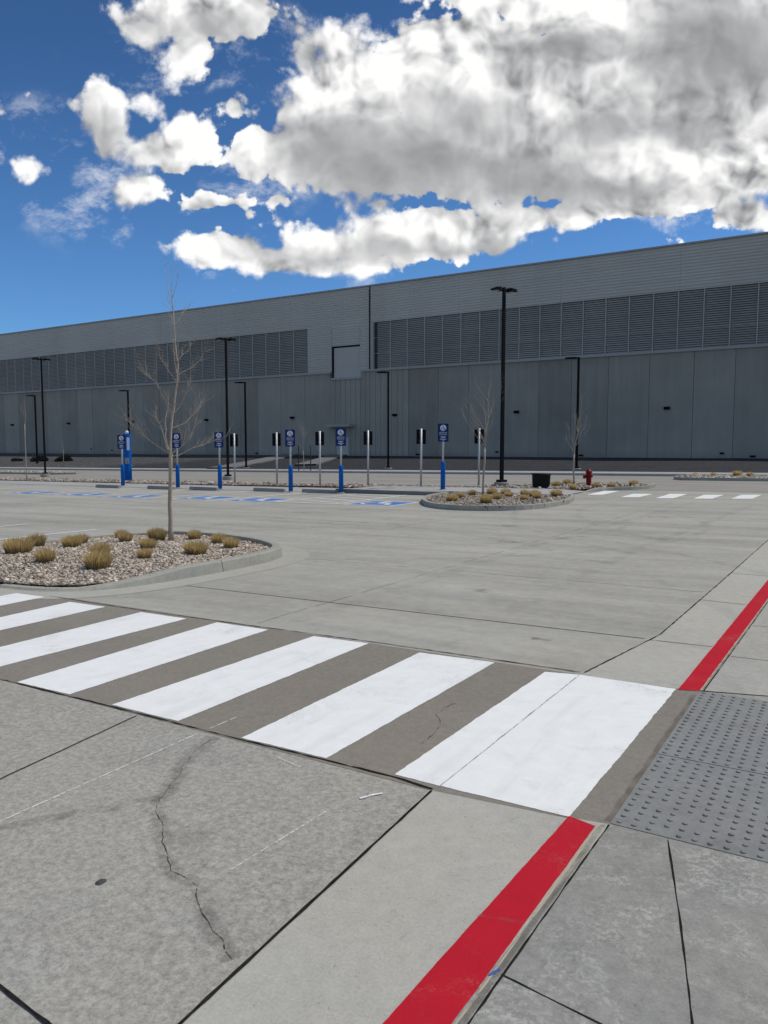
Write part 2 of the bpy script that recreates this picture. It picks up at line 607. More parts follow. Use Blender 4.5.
def kerb(mb, path, hfun, w=0.16, seg=3.0):
    """kerb along path (bed on the left side); split in lengths with open joints"""
    inn = offset_poly(path, w)
    acc = 0.0
    segs, cur = [], [0]
    for i in range(1, len(path)):
        acc += (Vector(path[i]) - Vector(path[i - 1])).length
        cur.append(i)
        if acc > seg:
            segs.append(cur)
            cur = [i]
            acc = 0
    if len(cur) > 1:
        segs.append(cur)
    for sg in segs:
        vs, fs = [], []
        for j, i in enumerate(sg):
            o, q = Vector(path[i]), Vector(inn[i])
            if j == len(sg) - 1 and i != len(path) - 1:
                pr = Vector(path[i - 1]); d = (o - pr).normalized() * 0.012
                o = o - d; q = q - d
            h = hfun(*path[i])
            for t, z in ((0, -0.05), (0.0, 0.0), (0.13, max(h - 0.02, 0.001)), (0.26, h), (0.97, h), (1.0, h - 0.02), (1.0, -0.05)):
                p = o.lerp(q, t)
                vs.append((p.x, p.y, GZ(p.x) + z))
        for j in range(len(sg) - 1):
            for k in range(6):
                fs.append((j * 7 + k, (j + 1) * 7 + k, (j + 1) * 7 + k + 1, j * 7 + k + 1))
        fs.append(tuple(range(7)))
        fs.append(tuple((len(sg) - 1) * 7 + k for k in range(6, -1, -1)))
        mb.add(vs, fs)


# ------------------------------------------------------------------ camera
PITCH, YAW, EYE = math.atan(65 / 766.0), R(32.0), 1.6
cam = bpy.data.cameras.new('camera')
cam.sensor_fit = 'VERTICAL'
cam.sensor_height = 36
cam.lens = 766.0 / 1024 * 36
cam.clip_start = 0.05
cam.clip_end = 9000
co = bpy.data.objects.new('camera', cam)
COL.objects.link(co)
co.location = (0, 0, EYE)
co.rotation_euler = (math.pi / 2 - PITCH, 0, YAW)
scene.camera = co

# ------------------------------------------------------------------ ground and paving
g = MB()
xs, ys = [-4500, -220, 220, 4500], [-4500, 4500]
for i in range(3):
    g.add([(xs[i], -4500, GZ(xs[i]) - .12), (xs[i + 1], -4500, GZ(xs[i + 1]) - .12), (xs[i + 1], 4500, GZ(xs[i + 1]) - .12),
           (xs[i], 4500, GZ(xs[i]) - .12)], [(0, 1, 2, 3)])
struct('ground', g, M['ground'])

struct('paving_base', MB().sheet([(-30, -40), (3.5, -40), (3.5, 44), (-30, 44)], -0.004), M['band'])
struct('parking_lot', MB().sheet([(-200, 5.26), (-1.63, 5.26), (-1.42, 6.76), (-1.34, 14.8), (-1.3, 30.0), (-200, 30.0)], 0.0), M['lot'])
struct('near_roadway', MB().sheet([(-200, -60), (-1.55, -60), (-1.55, 1.4), (-1.655, 3.08), (-200, 3.08)], 0.0), M['near'])
struct('crossing_band', MB().sheet([(-200, 3.078), (-1.655, 3.078), (-0.85, 3.16), (-0.84, 5.28), (-1.63, 5.262), (-200, 5.262)], 0.0015), M['band'])
gt = MB()
gt.sheet([(-1.55, -60), (-1.12, -60), (-1.07, 1.71), (-1.02, 3.15), (-1.655, 3.08), (-1.55, 1.4)], 0.0015)
gt.sheet([(-1.63, 5.262), (-0.98, 5.27), (-0.92, 10.27), (-0.60, 40), (-1.3, 30), (-1.34, 14.8), (-1.42, 6.76)], 0.0015)
struct('gutter', gt, M['gutter'])
struct('sidewalk', MB().sheet([(-0.95, -60), (3.6, -60), (3.6, 60), (-0.45, 60), (-0.80, 10.27), (-0.845, 5.28), (-0.85, 3.17), (-0.92, 1.75)], 0.003), M['walk'])
struct('ground_beyond_sidewalk', MB().sheet([(3.6, -60), (60, -60), (60, 44), (3.6, 44)], 0.002), M['road'])
struct('road', MB().sheet([(-200, 30.0), (60, 30.0), (60, 46.2), (-200, 46.2)], 0.0), M['road'])

struct('sidewalk', MB().sheet([(-0.845, 5.30), (-0.62, 5.36), (3.6, 5.45), (3.6, 60), (-0.45, 60), (-0.80, 10.27)], 0.0036), M['walk_light'])

# red painted kerb, nearly flush, with the bare concrete lip behind it
lip = MB()
lip.sheet([(-1.08, -60), (-0.90, -60), (-0.865, 1.75), (-0.845, 3.18), (-1.02, 3.15), (-1.07, 1.71)], 0.0025)
lip.sheet([(-0.98, 5.28), (-0.825, 5.28), (-0.755, 10.27), (-0.43, 40), (-0.60, 40), (-0.92, 10.27)], 0.0025)
struct('kerb_lip', lip, M['gutter'])
redm = MB()
redm.add(*(lambda P: ([(x, y, GZ(x) + .0045) for x, y in P], [tuple(range(len(P)))]))(
    wob([(-1.10, -3), (-0.935, -3), (-0.905, 1.75), (-0.897, 3.13), (-1.022, 3.16), (-1.07, 1.71)], 0.02, 0.0011)))
redm.add(*(lambda P: ([(x, y, GZ(x) + .0045) for x, y in P], [tuple(range(len(P)))]))(
    wob([(-0.978, 5.25), (-0.850, 5.29), (-0.775, 10.27), (-0.60, 25), (-0.76, 25), (-0.92, 10.27)], 0.02, 0.0011)))
struct('red_kerb_paint', redm, M['red'])
# dirt and old caulk along the lip
lg = MB()
lg.strip([(-0.905, -2), (-0.882, 1.75), (-0.872, 3.16)], 0.030, 0.0052, jit=0.002)
lg.strip([(-0.835, 5.3), (-0.762, 10.2)], 0.03, 0.0052, jit=0.003)
lg.strip([(-0.86, 3.2), (-0.862, 5.2)], 0.05, 0.0046, jit=0.006)
struct('edge_grime', lg, M['grime'])
lc = MB()
lc.strip([(-0.903, 0.2), (-0.893, 1.75), (-0.886, 3.15)], 0.010, 0.0058, jit=0.0015, wj=0.5)
lc.strip([(-0.845, 5.3), (-0.772, 10.2)], 0.012, 0.0058, jit=0.002, wj=0.5)
struct('pale_caulk_line', lc, M['caulk'])
lk = MB()
lk.strip([(-0.90, -1), (-0.866, 1.75), (-0.850, 3.17)], 0.006, 0.0058, jit=0.0012, wj=0.6)
lk.strip([(-0.826, 5.3), (-0.757, 10.2)], 0.006, 0.0058, jit=0.0012, wj=0.6)
struct('kerb_gap', lk, M['joint'])

# zebra stripes (paint on the band)
quad = [
    ((-1.645, 3.14), (-1.018, 3.155), (-0.992, 5.262), (-1.645, 5.255)),
    ((-1.90, 3.14), (-1.648, 3.14), (-1.648, 5.255), (-1.88, 5.20)),
    ((-2.89, 3.115), (-2.31, 3.13), (-2.29, 5.245), (-2.92, 5.205)),
    ((-3.99, 3.115), (-3.40, 3.12), (-3.43, 5.245), (-3.98, 5.215)),
    ((-4.97, 3.095), (-4.41, 3.11), (-4.48, 5.20), (-5.10, 5.19)),
    ((-5.98, 3.09), (-5.45, 3.10), (-5.47, 5.16), (-6.10, 5.15)),
    ((-7.00, 3.09), (-6.55, 3.10), (-6.64, 5.14), (-7.20, 5.12)),
    ((-8.02, 3.09), (-7.55, 3.10), (-7.70, 5.16), (-8.20, 5.14)),
]
for i, q in enumerate(quad):
    mb = MB()
    P = wob(q, 0.012, 0.0022)
    mb.add([(x, y, GZ(x) + .0032) for x, y in P], [tuple(range(len(P)))])
    struct('crosswalk_stripe', mb, M['white'])

# joints
jm = MB()
jm.strip([(-9.0, 3.07), (-5.13, 3.072), (-3.99, 3.092), (-2.89, 3.095), (-1.9, 3.115), (-1.66, 3.09)], 0.011, 0.0046, jit=0.003, wj=0.7)
jm.strip([(-1.56, -1.0), (-1.555, 1.40), (-1.655, 3.07)], 0.0125, 0.0046, jit=0.0008, wj=0.3)
jm.strip([(-7.7, 5.225), (-6.6, 5.205), (-5.46, 5.225), (-4.48, 5.262), (-3.43, 5.305), (-2.29, 5.315), (-1.66, 5.32)], 0.011, 0.0046, jit=0.003, wj=0.6)
jm.strip([(-1.63, 5.33), (-1.42, 6.76)], 0.010, 0.0046, jit=0.003, wj=0.5)
jm.strip([(-1.42, 6.76), (-1.385, 9.8), (-1.345, 14.8), (-1.30, 30)], 0.011, 0.0046, jit=0.001, wj=0.6)
jm.strip([(-9, 1.30), (-2.14, 1.235), (-1.56, 1.19)], 0.009, 0.0046, jit=0.0012, wj=0.6)
jm.strip([(-0.853, 5.295), (-0.45, 5.40), (-0.2, 5.42)], 0.017, 0.0046, jit=0.002, wj=0.3)
jm.strip([(-0.61, 3.17), (-0.45, 2.60), (-0.335, 2.16), (-0.20, 1.2)], 0.006, 0.0046, jit=0.0007, wj=0.5)
jm.strip([(-0.868, 2.065), (-0.55, 2.02), (0.6, 1.90)], 0.006, 0.0046, jit=0.0007, wj=0.5)
struct('pavement_joints', jm, M['joint'])
jt = MB()
jt.strip([(-3.42, 1.2), (-3.54, 2.09), (-3.69, 3.06)], 0.012, 0.0046, jit=0.002)
jt.strip([(-1.46, 6.53), (-0.97, 6.55)], 0.014, 0.0046)
jt.strip([(-1.41, 8.56), (-0.95, 8.5)], 0.014, 0.0046)
jt.strip([(-1.38, 10.6), (-0.92, 10.55)], 0.014, 0.0046)
jt.strip([(-0.80, 6.31), (0.5, 6.34)], 0.013, 0.0046)
jt.strip([(-0.78, 7.53), (0.5, 7.50)], 0.013, 0.0046)
for yy in (9.0, 10.5, 12.0, 13.5):
    jt.strip([(-0.76, yy), (0.6, yy)], 0.013, 0.0046)
jt.strip([(-9, 6.44), (-5.14, 6.49), (-1.5, 6.56)], 0.018, 0.0024, step=0.2)
struct('slab_joints', jt, M['joint_thin'])
jf = MB()
for yy in (9.0, 11.6, 14.2, 16.9, 19.6, 22.2):
    jf.strip([(-40, yy), (-1.45, yy + 0.05)], 0.035, 0.0024, step=0.4, jit=0.01)
for xx in (-4.75, -8.2, -11.9, -15.5, -19.2, -22.9, -26.6, -30.3):
    y0 = 10.2 if xx < -7 else 5.35
    jf.strip([(xx, y0), (xx - 0.05, 24)], 0.030, 0.0026, step=0.4, jit=0.01)
jf.strip([(-6.4, -1), (-6.5, 3.06)], 0.02, 0.0026)
struct('faint_slab_joints', jf, M['joint_faint'])

# crack with damp stain, chalk lines, scuffs


def wander(pts, n=5, amp=0.07):
    P = [Vector(p) for p in pts]
    for it in range(n):
        amp *= 0.86
        Q = [P[0]]
        for a, b in zip(P, P[1:]):
            d = b - a
            Q.append((a + b) / 2 + Vector((-d.y, d.x)) * (random.random() * 2 - 1) * amp)
            Q.append(b)
        P = Q
        amp *= 1.0
    return [(p.x, p.y) for p in P]


c1 = wander([(-2.70, 2.36), (-2.55, 2.22), (-2.32, 2.05), (-2.02, 1.93), (-1.62, 1.69)], 3, 0.15)
c2 = wander([(-3.04, 3.05), (-2.95, 2.80), (-2.80, 2.55), (-2.70, 2.36)], 3, 0.13)
c3_ = wander([(-2.70, 2.36), (-2.82, 2.16), (-2.98, 1.95), (-3.10, 1.78), (-3.4, 1.3)], 3, 0.10)
st = MB()
for c, w in ((c1, 0.10), (c2, 0.13), (c3_, 0.11)):
    st.strip(c[::4], w, 0.0007, step=0.03, wj=0.1)
struct('crack_stain', st, M['stain'])
ck = MB()
ck.strip(c1, 0.0052, 0.0014, step=0.06, wj=0.6)
ck.strip(c2, 0.0032, 0.0014, step=0.06, wj=0.8)
ck.strip(wander([(-1.98, 3.55), (-2.02, 3.85), (-2.13, 4.0), (-2.12, 4.28)], 3, 0.14), 0.005, 0.0030, step=0.05, wj=0.8)
ck.strip(wander([(-7.2, 5.4), (-6.5, 5.9), (-6.2, 6.4)], 3, 0.14), 0.006, 0.0020, step=0.05, wj=0.8)
struct('pavement_cracks', ck, M['crack'])
po = MB()
po.strip([(-1.645, 3.12), (-1.640, 5.24)], 0.010, 0.0040)
struct('painted_joint', po, M['painted_joint'])
tm = MB()


def arc(cx, cy, r, a0, a1, n=40):
    return [(cx + r * math.cos(R(a0 + (a1 - a0) * i / n)), cy + r * math.sin(R(a0 + (a1 - a0) * i / n))) for i in range(n + 1)]


for cx, cy, r, a0, a1 in ((-9.5, 15.5, 5.4, -75, 60), (-12.0, 2.0, 12.5, 25, 92), (4.5, 22.0, 11.0, 150, 235), (-14.0, 14.6, 3.0, -80, 10)):
    for dr_ in (0.0, 1.55):
        tm.strip(arc(cx, cy, r + dr_, a0, a1), 0.26, 0.0018, step=0.25, wj=0.15)
tm.strip([(-2.9, 5.6), (-3.0, 12.0), (-2.6, 24.0)], 0.30, 0.0018, step=0.3)
tm.strip([(-4.5, 5.6), (-4.6, 12.0), (-4.2, 24.0)], 0.30, 0.0018, step=0.3)
struct('tyre_marks', tm, M['tyre'])
oil = MB()
for ox, oy, w_ in ((-3.7, 7.9, .30), (-5.2, 12.4, .4), (-2.5, 10.6, .22), (-6.3, 15.0, .5), (-8.6, 14.2, .4), (-4.0, 18.5, .5), (-12.5, 15.8, .5), (-2.25, 6.1, .16)):
    oil.strip([(ox - w_ * .5, oy), (ox, oy + w_ * .1), (ox + w_ * .6, oy)], w_, 0.0021, step=0.06, wj=0.3)
struct('oil_drips', oil, M['oil'])
ch = MB()
ch.strip([(-3.10, 1.70), (-3.125, 1.84), (-3.14, 2.6), (-3.15, 3.04)], 0.017, 0.0026, jit=0.001)
ch.strip([(-3.15, 3.13), (-3.15, 3.38)], 0.012, 0.0026)
ch.strip([(-1.99, 2.07), (-1.96, 2.65)], 0.012, 0.0026)
ch.strip([(-2.36, 2.97), (-2.55, 3.01)], 0.012, 0.0026)
struct('chalk_lines', ch, M['chalk'])
sm = MB()
sm.strip([(-1.90, 2.83), (-1.87, 2.89), (-1.84, 2.93)], 0.022, 0.0050, wj=0.5)
struct('paint_smudge', sm, M['smudge'])
sc_ = MB()
sc_.strip([(-1.055, 2.30), (-0.905, 2.34)], 0.024, 0.0054, wj=0.4)
sc_.strip([(-0.975, 5.93), (-0.845, 5.98)], 0.035, 0.0054, wj=0.4)
struct('kerb_scuffs', sc_, M['scuff'])
mk = MB()
mk.strip([(-0.896, 2.04), (-0.882, 2.085)], 0.009, 0.0062, wj=0.4, step=0.01)
struct('blue_survey_mark', mk, M['bluemark'])

for (px, py, a, lb) in ((-2.35, 1.76, 0.016, 'small dark flattened lump of gum on the near slab left of the crack'),
                        (-2.41, 1.36, 0.013, 'dark leaf scrap on the near slab by the bottom left corner')):
    d = MB()
    pts = [(px + a * (1 + 0.3 * random.random()) * math.cos(t), py + a * 1.2 * (1 + 0.3 * random.random()) * math.sin(t)) for t in np.linspace(0, 2 * math.pi, 11)[:-1]]
    n = len(pts)
    z0 = GZ(px) + 0.002
    d.add([(x, y, z0) for x, y in pts] + [(px + (x - px) * .5, py + (y - py) * .5, z0 + .006) for x, y in pts],
          [(i, (i + 1) % n, n + (i + 1) % n, n + i) for i in range(n)] + [tuple(range(n, 2 * n))])
    o = d.build('debris', M['rust'], origin=(px, py, z0))
    tag(o, lb, 'debris')

# tactile panels


def tactile(y0, y1, label, flip):
    x0, x1 = -0.848, -0.243
    o = MB()
    z = 0.006
    sk = 0.00
    o.add([(x0, y0, GZ(x0) + z), (x1, y0 + sk, GZ(x1) + z), (x1, y1 + sk, GZ(x1) + z), (x0, y1, GZ(x0) + z),
           (x0, y0, GZ(x0) - .02), (x1, y0 + sk, GZ(x1) - .02), (x1, y1 + sk, GZ(x1) - .02), (x0, y1, GZ(x0) - .02)],
          [(0, 1, 2, 3), (0, 4, 5, 1), (1, 5, 6, 2), (2, 6, 7, 3), (3, 7, 4, 0)])
    nx, ny = 10, max(1, round((y1 - y0) / 0.0605))
    dx, dy = (x1 - x0) / nx, (y1 - y0) / ny
    for i in range(nx):
        for j in range(ny):
            cx, cy = x0 + dx * (i + .5), y0 + dy * (j + .5)
            if random.random() < 0.03:
                continue
            zz = GZ(cx) + z
            vs, n = [], 12
            hgt = 0.0068 * random.uniform(0.75, 1.1)
            for r, h in ((0.0122, 0.0003), (0.0114, 0.65 * hgt), (0.0085, hgt)):
                for k in range(n):
                    t = 2 * math.pi * k / n
                    vs.append((cx + r * math.cos(t), cy + r * math.sin(t), zz + h))
            fs = [(a * n + k, a * n + (k + 1) % n, (a + 1) * n + (k + 1) % n, (a + 1) * n + k) for a in (0, 1) for k in range(n)]
            fs.append(tuple(2 * n + k for k in range(n)))
            o.add(vs, fs)
    ob = o.build('tactile_paving', M['tactile'], origin=(x0, y0, GZ(x0)))
    tag(ob, label, 'tactile paving', 'tactile panels at the kerb ramp')


tactile(3.185, 4.058, 'grey truncated dome panel nearest the camera, beside the bare sidewalk slab', 0)
tactile(4.066, 5.28, 'grey truncated dome panel farther along the ramp, ending at the second red kerb', 1)

# ------------------------------------------------------------------ planting beds
bed1 = smooth_path([(-8.75, 5.22), (-8.1, 5.30), (-7.62, 5.55), (-7.36, 6.0), (-7.24, 6.7), (-7.20, 7.6), (-7.24, 8.4), (-7.45, 9.05), (-7.90, 9.48), (-8.6, 9.82),
                    (-9.4, 10.05), (-10.4, 10.08), (-11.0, 9.9), (-11.5, 9.35), (-11.72, 8.6), (-11.75, 7.4), (-11.75, 5.3), (-11.3, 5.2)], 2)
bed2 = smooth_path([(-7.55, 33.5), (-7.35, 31.9), (-7.6, 30.5), (-8.65, 29.3), (-8.85, 27.6), (-8.75, 26.0), (-8.0, 24.2), (-7.42, 22.0), (-7.42, 20.2), (-7.75, 19.1), (-8.5, 18.55), (-9.4, 18.5),
                    (-10.25, 19.05), (-11.05, 20.1), (-11.8, 21.5), (-12.15, 22.6), (-12.3, 24.0)], 2)


def h1(x, y):
    if x < -11:
        return 0.13
    return 0.155 * max(0.2, min(1, (y - 5.2) / 1.7))


def h2(x, y):
    if 24.7 < y < 29.0 and x > -9.5:
        return max(0.012, 0.14 * min(1, max(0, abs(y - 26.85) - 0.7) / 1.45))
    return 0.14


for nm, path, hf in (('kerb', bed1, h1), ('kerb', bed2[::1], h2)):
    kb = MB()
    if path is bed2:
        path = path
    kerb(kb, path, hf)
    struct(nm, kb, M['kerb'])
# pale gutter round the beds
for path in (bed1, bed2):
    o = MB()
    out = offset_poly(path, -0.42)
    for i in range(len(path) - 1):
        o.sheet([path[i], path[i + 1], out[i + 1], out[i]], 0.003)
    struct('bed_gutter', o, M['bed_gutter'])
inn1, inn2 = offset_poly(bed1, 0.15), offset_poly(bed2, 0.15)
BED1H, BED2H = 0.07, 0.09


def bedz1(x, y):
    d = min((Vector((x, y)) - Vector(p)).length for p in inn1[::3])
    return GZ(x) + 0.02 + 0.06 * min(1, max(0, (y - 4.6) / 2.0)) + 0.07 * min(1, d / 1.6)


def bed_mesh(poly, zf, name):
    """fan-grid bed surface"""
    o = MB()
    cx = sum(p[0] for p in poly) / len(poly)
    cy = sum(p[1] for p in poly) / len(poly)
    n, rings = len(poly), 6
    vs = []
    for r in range(rings):
        k = 1 - r / rings
        for p in poly:
            x, y = cx + (p[0] - cx) * k, cy + (p[1] - cy) * k
            vs.append((x, y, zf(x, y)))
    vs.append((cx, cy, zf(cx, cy)))
    fs = []
    for r in range(rings - 1):
        for i in range(n):
            j = (i + 1) % n
            fs.append((r * n + i, r * n + j, (r + 1) * n + j, (r + 1) * n + i))
    for i in range(n):
        fs.append(((rings - 1) * n + i, (rings - 1) * n + (i + 1) % n, rings * n))
    o.add(vs, fs)
    return struct(name, o, M['bed'])


bedpoly2a = [p for p in inn2 if p[1] < 24.6] + [(-12.1, 24.5), (-8.0, 24.5)]
bedpoly2b = [(-7.72, 33.4), (-7.5, 31.9), (-7.75, 30.6), (-8.8, 29.4), (-9.1, 28.4), (-9.4, 27.7), (-30.0, 26.9), (-48, 26.9), (-48, 28.9), (-31, 28.9), (-12.5, 29.6), (-11.6, 33.4)]


def bedz2(x, y):
    return GZ(x) + 0.10


def bedz2b(x, y):
    return GZ(x) + (0.10 if x > -13.2 else 0.035)


bed_mesh(inn1, bedz1, 'planting_bed')
o = MB()
o.add([(x, y, bedz2(x, y)) for x, y in bedpoly2a], [tuple(range(len(bedpoly2a)))])
struct('planting_bed', o, M['bed'])
o = MB()
o.add([(x, y, bedz2b(x, y)) for x, y in bedpoly2b], [tuple(range(len(bedpoly2b)))])
struct('planting_bed', o, M['bed'])
# kerb on the road side of the rock strip
kb = MB()
kerb(kb, [(-200 + i * 4.0, 29.5) for i in range(38)] + [(-48 + 0.01, 29.2)][:0], lambda x, y: 0.12, seg=4.5)
kb2 = MB()
kb2.box(-130, -12.0, 29.62, 29.78, -2, -1.9)
struct('kerb', kb, M['kerb'])

ICO = None


def ico():
    global ICO
    if ICO is None:
        import bmesh
        bm = bmesh.new()
        bmesh.ops.create_icosphere(bm, subdivisions=1, radius=1.0)
        bm.verts.ensure_lookup_table()
        ICO = (np.array([v.co[:] for v in bm.verts]), np.array([[v.index for v in f.verts] for f in bm.faces]))
        bm.free()
    return ICO


def stones(name, pos, size, cols, label=None):
    """one mesh of loose angular stones; per-stone colour in the 'tone' attribute"""
    V, F = ico()
    n = len(pos)
    nv = len(V)
    S = size[:, None, None] * rng.uniform(0.55, 1.25, (n, 1, 3)) * np.array([1, 1, 0.72])
    jit = 1 + rng.normal(0, 0.13, (n, nv, 1))
    P = V[None] * jit * S
    a = rng.uniform(0, 2 * math.pi, n)
    b = rng.normal(0, 0.5, n)
    ca, sa, cb, sb = np.cos(a), np.sin(a), np.cos(b), np.sin(b)
    y, z = P[:, :, 1] * cb[:, None] - P[:, :, 2] * sb[:, None], P[:, :, 1] * sb[:, None] + P[:, :, 2] * cb[:, None]
    x = P[:, :, 0]
    X = x * ca[:, None] - y * sa[:, None]
    Y = x * sa[:, None] + y * ca[:, None]
    P = np.stack([X, Y, z], -1) + pos[:, None, :]
    idx = (F[None] + (np.arange(n) * nv)[:, None, None]).reshape(-1)
    me = bpy.data.meshes.new(name)
    me.vertices.add(n * nv)
    me.vertices.foreach_set('co', P.reshape(-1).astype(np.float32))
    nf = len(F) * n
    me.loops.add(nf * 3)
    me.loops.foreach_set('vertex_index', idx.astype(np.int32))
    me.polygons.add(nf)
    me.polygons.foreach_set('loop_start', np.arange(0, nf * 3, 3, dtype=np.int32))
    me.polygons.foreach_set('loop_total', np.full(nf, 3, dtype=np.int32))
    at = me.color_attributes.new('tone', 'FLOAT_COLOR', 'POINT')
    C = np.ones((n, nv, 4), np.float32)
    C[:, :, :3] = cols[:, None, :]
    at.data.foreach_set('color', C.reshape(-1))
    me.update(calc_edges=True)
    me.materials.append(M['stone'])
    ob = bpy.data.objects.new(name, me)
    COL.objects.link(ob)
    tag(ob, label, 'gravel', kind='stuff')
    return ob


def inside(poly, x, y):
    r = False
    n = len(poly)
    j = n - 1
    for i in range(n):
        xi, yi = poly[i]
        xj, yj = poly[j]
        if (yi > y) != (yj > y) and x < (xj - xi) * (y - yi) / (yj - yi) + xi:
            r = not r
        j = i
    return r


def scatter(poly, n, zf, lo, hi, pal):
    X = [p[0] for p in poly]
    Y = [p[1] for p in poly]
    out = []
    while len(out) < n:
        x, y = rng.uniform(min(X), max(X)), rng.uniform(min(Y), max(Y))
        if inside(poly, x, y):
            out.append((x, y, zf(x, y)))
    s = lo * (hi / lo) ** (rng.random(n) ** 1.6)
    pos = np.array(out)
    pos[:, 2] += s * 0.15
    pal = np.array(pal)
    c = pal[rng.integers(0, len(pal), n)] * rng.uniform(0.7, 1.3, (n, 1))
    return pos, s, c


PAL = [(0.44, 0.375, 0.295), (0.54, 0.475, 0.385), (0.34, 0.28, 0.215), (0.48, 0.385, 0.295), (0.62, 0.56, 0.475), (0.38, 0.34, 0.29), (0.20, 0.16, 0.125), (0.46, 0.36, 0.27)]
stones('gravel', *scatter(inn1, 22000, bedz1, 0.012, 0.034, PAL), label='tan and grey river gravel filling the near planting island')
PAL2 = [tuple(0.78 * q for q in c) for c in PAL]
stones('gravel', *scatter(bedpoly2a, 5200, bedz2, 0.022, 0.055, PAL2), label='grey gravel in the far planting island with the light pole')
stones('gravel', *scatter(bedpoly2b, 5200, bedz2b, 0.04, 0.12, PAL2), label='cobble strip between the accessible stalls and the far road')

# far walk beside the stalls
wk = MB()
wk.sheet([(-60, 24.0), (-17.2, 24.0), (-17.2, 26.85), (-60, 26.85)], 0.012)
wk.sheet([(-17.2, 24.124), (-12.9, 24.12), (-12.45, 24.5), (-9.6, 24.55), (-9.6, 27.55), (-17.2, 27.3)], 0.135)
wk.add([(-9.6, 24.55, GZ(-9.6) + .135), (-8.6, 24.55, GZ(-8) + .03), (-8.75, 28.3, GZ(-8) + .03), (-9.6, 27.55, GZ(-9.6) + .135)], [(0, 1, 2, 3)])
struct('far_sidewalk', wk, M['path'])
kf = MB()
kerb(kf, [(-13.9, 24.0), (-13.4, 24.0), (-12.6, 24.0)], lambda x, y: 0.14)
kf.box(-17.2, -12.62, 24.0, 24.12, GZ(-15) - .05, GZ(-15) + .145)
struct('kerb', kf, M['kerb_dark'])

# stall markings
ml = MB()
SX = [-33.6, -31.0, -28.0, -26.6, -23.9, -22.3, -21.0, -18.3]
for i, x in enumerate((-33.8, -30.8, -27.6, -24.2, -21.3, -18.3)):
    ml.sheet([(x - .08, 18.2), (x + .08, 18.2), (x + .08, 23.6), (x - .08, 23.6)], 0.006)
# hatched access aisle
ml.sheet([(-15.95, 18.85), (-15.83, 18.85), (-16.02, 23.8), (-16.14, 23.8)], 0.006)
ml.sheet([(-13.62, 18.85), (-13.50, 18.85), (-13.90, 23.9), (-14.02, 23.9)], 0.006)
ml.sheet([(-15.83, 18.85), (-13.62, 18.85), (-13.62, 18.99), (-15.83, 18.99)], 0.0065)
for k in range(5):
    y0 = 19.3 + k * 0.9
    ml.sheet([(-15.80, y0 + .7), (-13.75, y0), (-13.75, y0 + .14), (-15.80, y0 + .84)], 0.0065)
# two stall ends west of the near island
ml.sheet([(-13.80, 4.6), (-13.68, 4.6), (-13.55, 10.4), (-13.67, 10.4)], 0.006)
ml.sheet([(-16.30, 4.6), (-16.18, 4.6), (-16.05, 10.45), (-16.17, 10.45)], 0.006)
ml.sheet([(-18.9, 4.6), (-18.78, 4.6), (-18.65, 10.5), (-18.77, 10.5)], 0.006)
struct('stall_lines', ml, M['white_far'])

# far zebra
for q in (((-8.18, 26.52), (-7.71, 26.73), (-7.80, 29.50), (-8.38, 29.32)), ((-6.78, 25.65), (-6.22, 25.85), (-6.28, 28.04), (-6.90, 27.80)),
          ((-5.64, 25.55), (-5.12, 25.75), (-5.18, 28.40), (-5.75, 28.27)), ((-4.54, 25.80), (-4.00, 25.99), (-4.0, 28.38), (-4.60, 28.15)),
          ((-3.49, 26.23), (-2.92, 26.49), (-2.88, 28.88), (-3.48, 28.61))):
    mb = MB()
    P = wob(q, 0.12, 0.01)
    mb.add([(x, y, GZ(x) + .008) for x, y in P], [tuple(range(len(P)))])
    struct('crosswalk_stripe', mb, M['white'])
# faint dashes on the far road
dm = MB()
for x in (-29, -24.5, -20, -15.5, -11, -7):
    dm.sheet([(x, 37.0), (x + 1.6, 37.0), (x + 1.6, 37.13), (x, 37.13)], 0.006)
struct('lane_dashes', dm, M['white_far'])

# accessibility symbol as flat polygons (unit square, up = +y)


def isa(put):
    def disc(cx, cy, r, n=14):
        put([(cx + r * math.cos(2 * math.pi * k / n), cy + r * math.sin(2 * math.pi * k / n)) for k in range(n)])

    def seg(a, b, w):
        a, b = Vector(a), Vector(b)
        d = (b - a).normalized()
        nn = Vector((-d.y, d.x)) * w / 2
        put([tuple(a + nn - d * w * .3), tuple(a - nn - d * w * .3), tuple(b - nn + d * w * .3), tuple(b + nn + d * w * .3)][::-1][::-1])
    disc(-0.06, 0.34, 0.075)
    seg((-0.05, 0.22), (-0.02, 0.0), 0.11)
    seg((-0.03, 0.12), (0.15, 0.12), 0.06)
    seg((0.0, -0.03), (0.18, -0.03), 0.09)
    seg((0.20, -0.05), (0.28, -0.28), 0.09)
    seg((0.28, -0.31), (0.36, -0.29), 0.06)
    pts = [(-0.03 + 0.25 * math.cos(t), -0.13 + 0.25 * math.sin(t)) for t in np.linspace(R(125), R(345), 9)]
    for a, b in zip(pts, pts[1:]):
        seg(a, b, 0.065)


for x, y in ((-28.9, 19.1), (-25.7, 19.15), (-22.75, 19.1), (-19.55, 19.5), (-17.1, 19.45), (-12.45, 19.75)):
    s_ = 1.7
    o = MB()
    o.cur = 1
    o.sheet([(x - .86, y - .86), (x + .86, y - .86), (x + .86, y + .86), (x - .86, y + .86)], 0.003)
    o.cur = 0
    o.sheet([(x - .75, y - .75), (x + .75, y - .75), (x + .75, y + .75), (x - .75, y + .75)], 0.006)
    o.cur = 1
    zz = [0.0105]

    def putg(p):
        zz[0] += 0.0003
        o.sheet([(x + a * s_, y + b * s_) for a, b in p], zz[0])
    isa(putg)
    struct('accessible_stall_marking', o, [M['blue_ground'], M['white_far']])

# ------------------------------------------------------------------ far side: kerb, walk, berm, paths


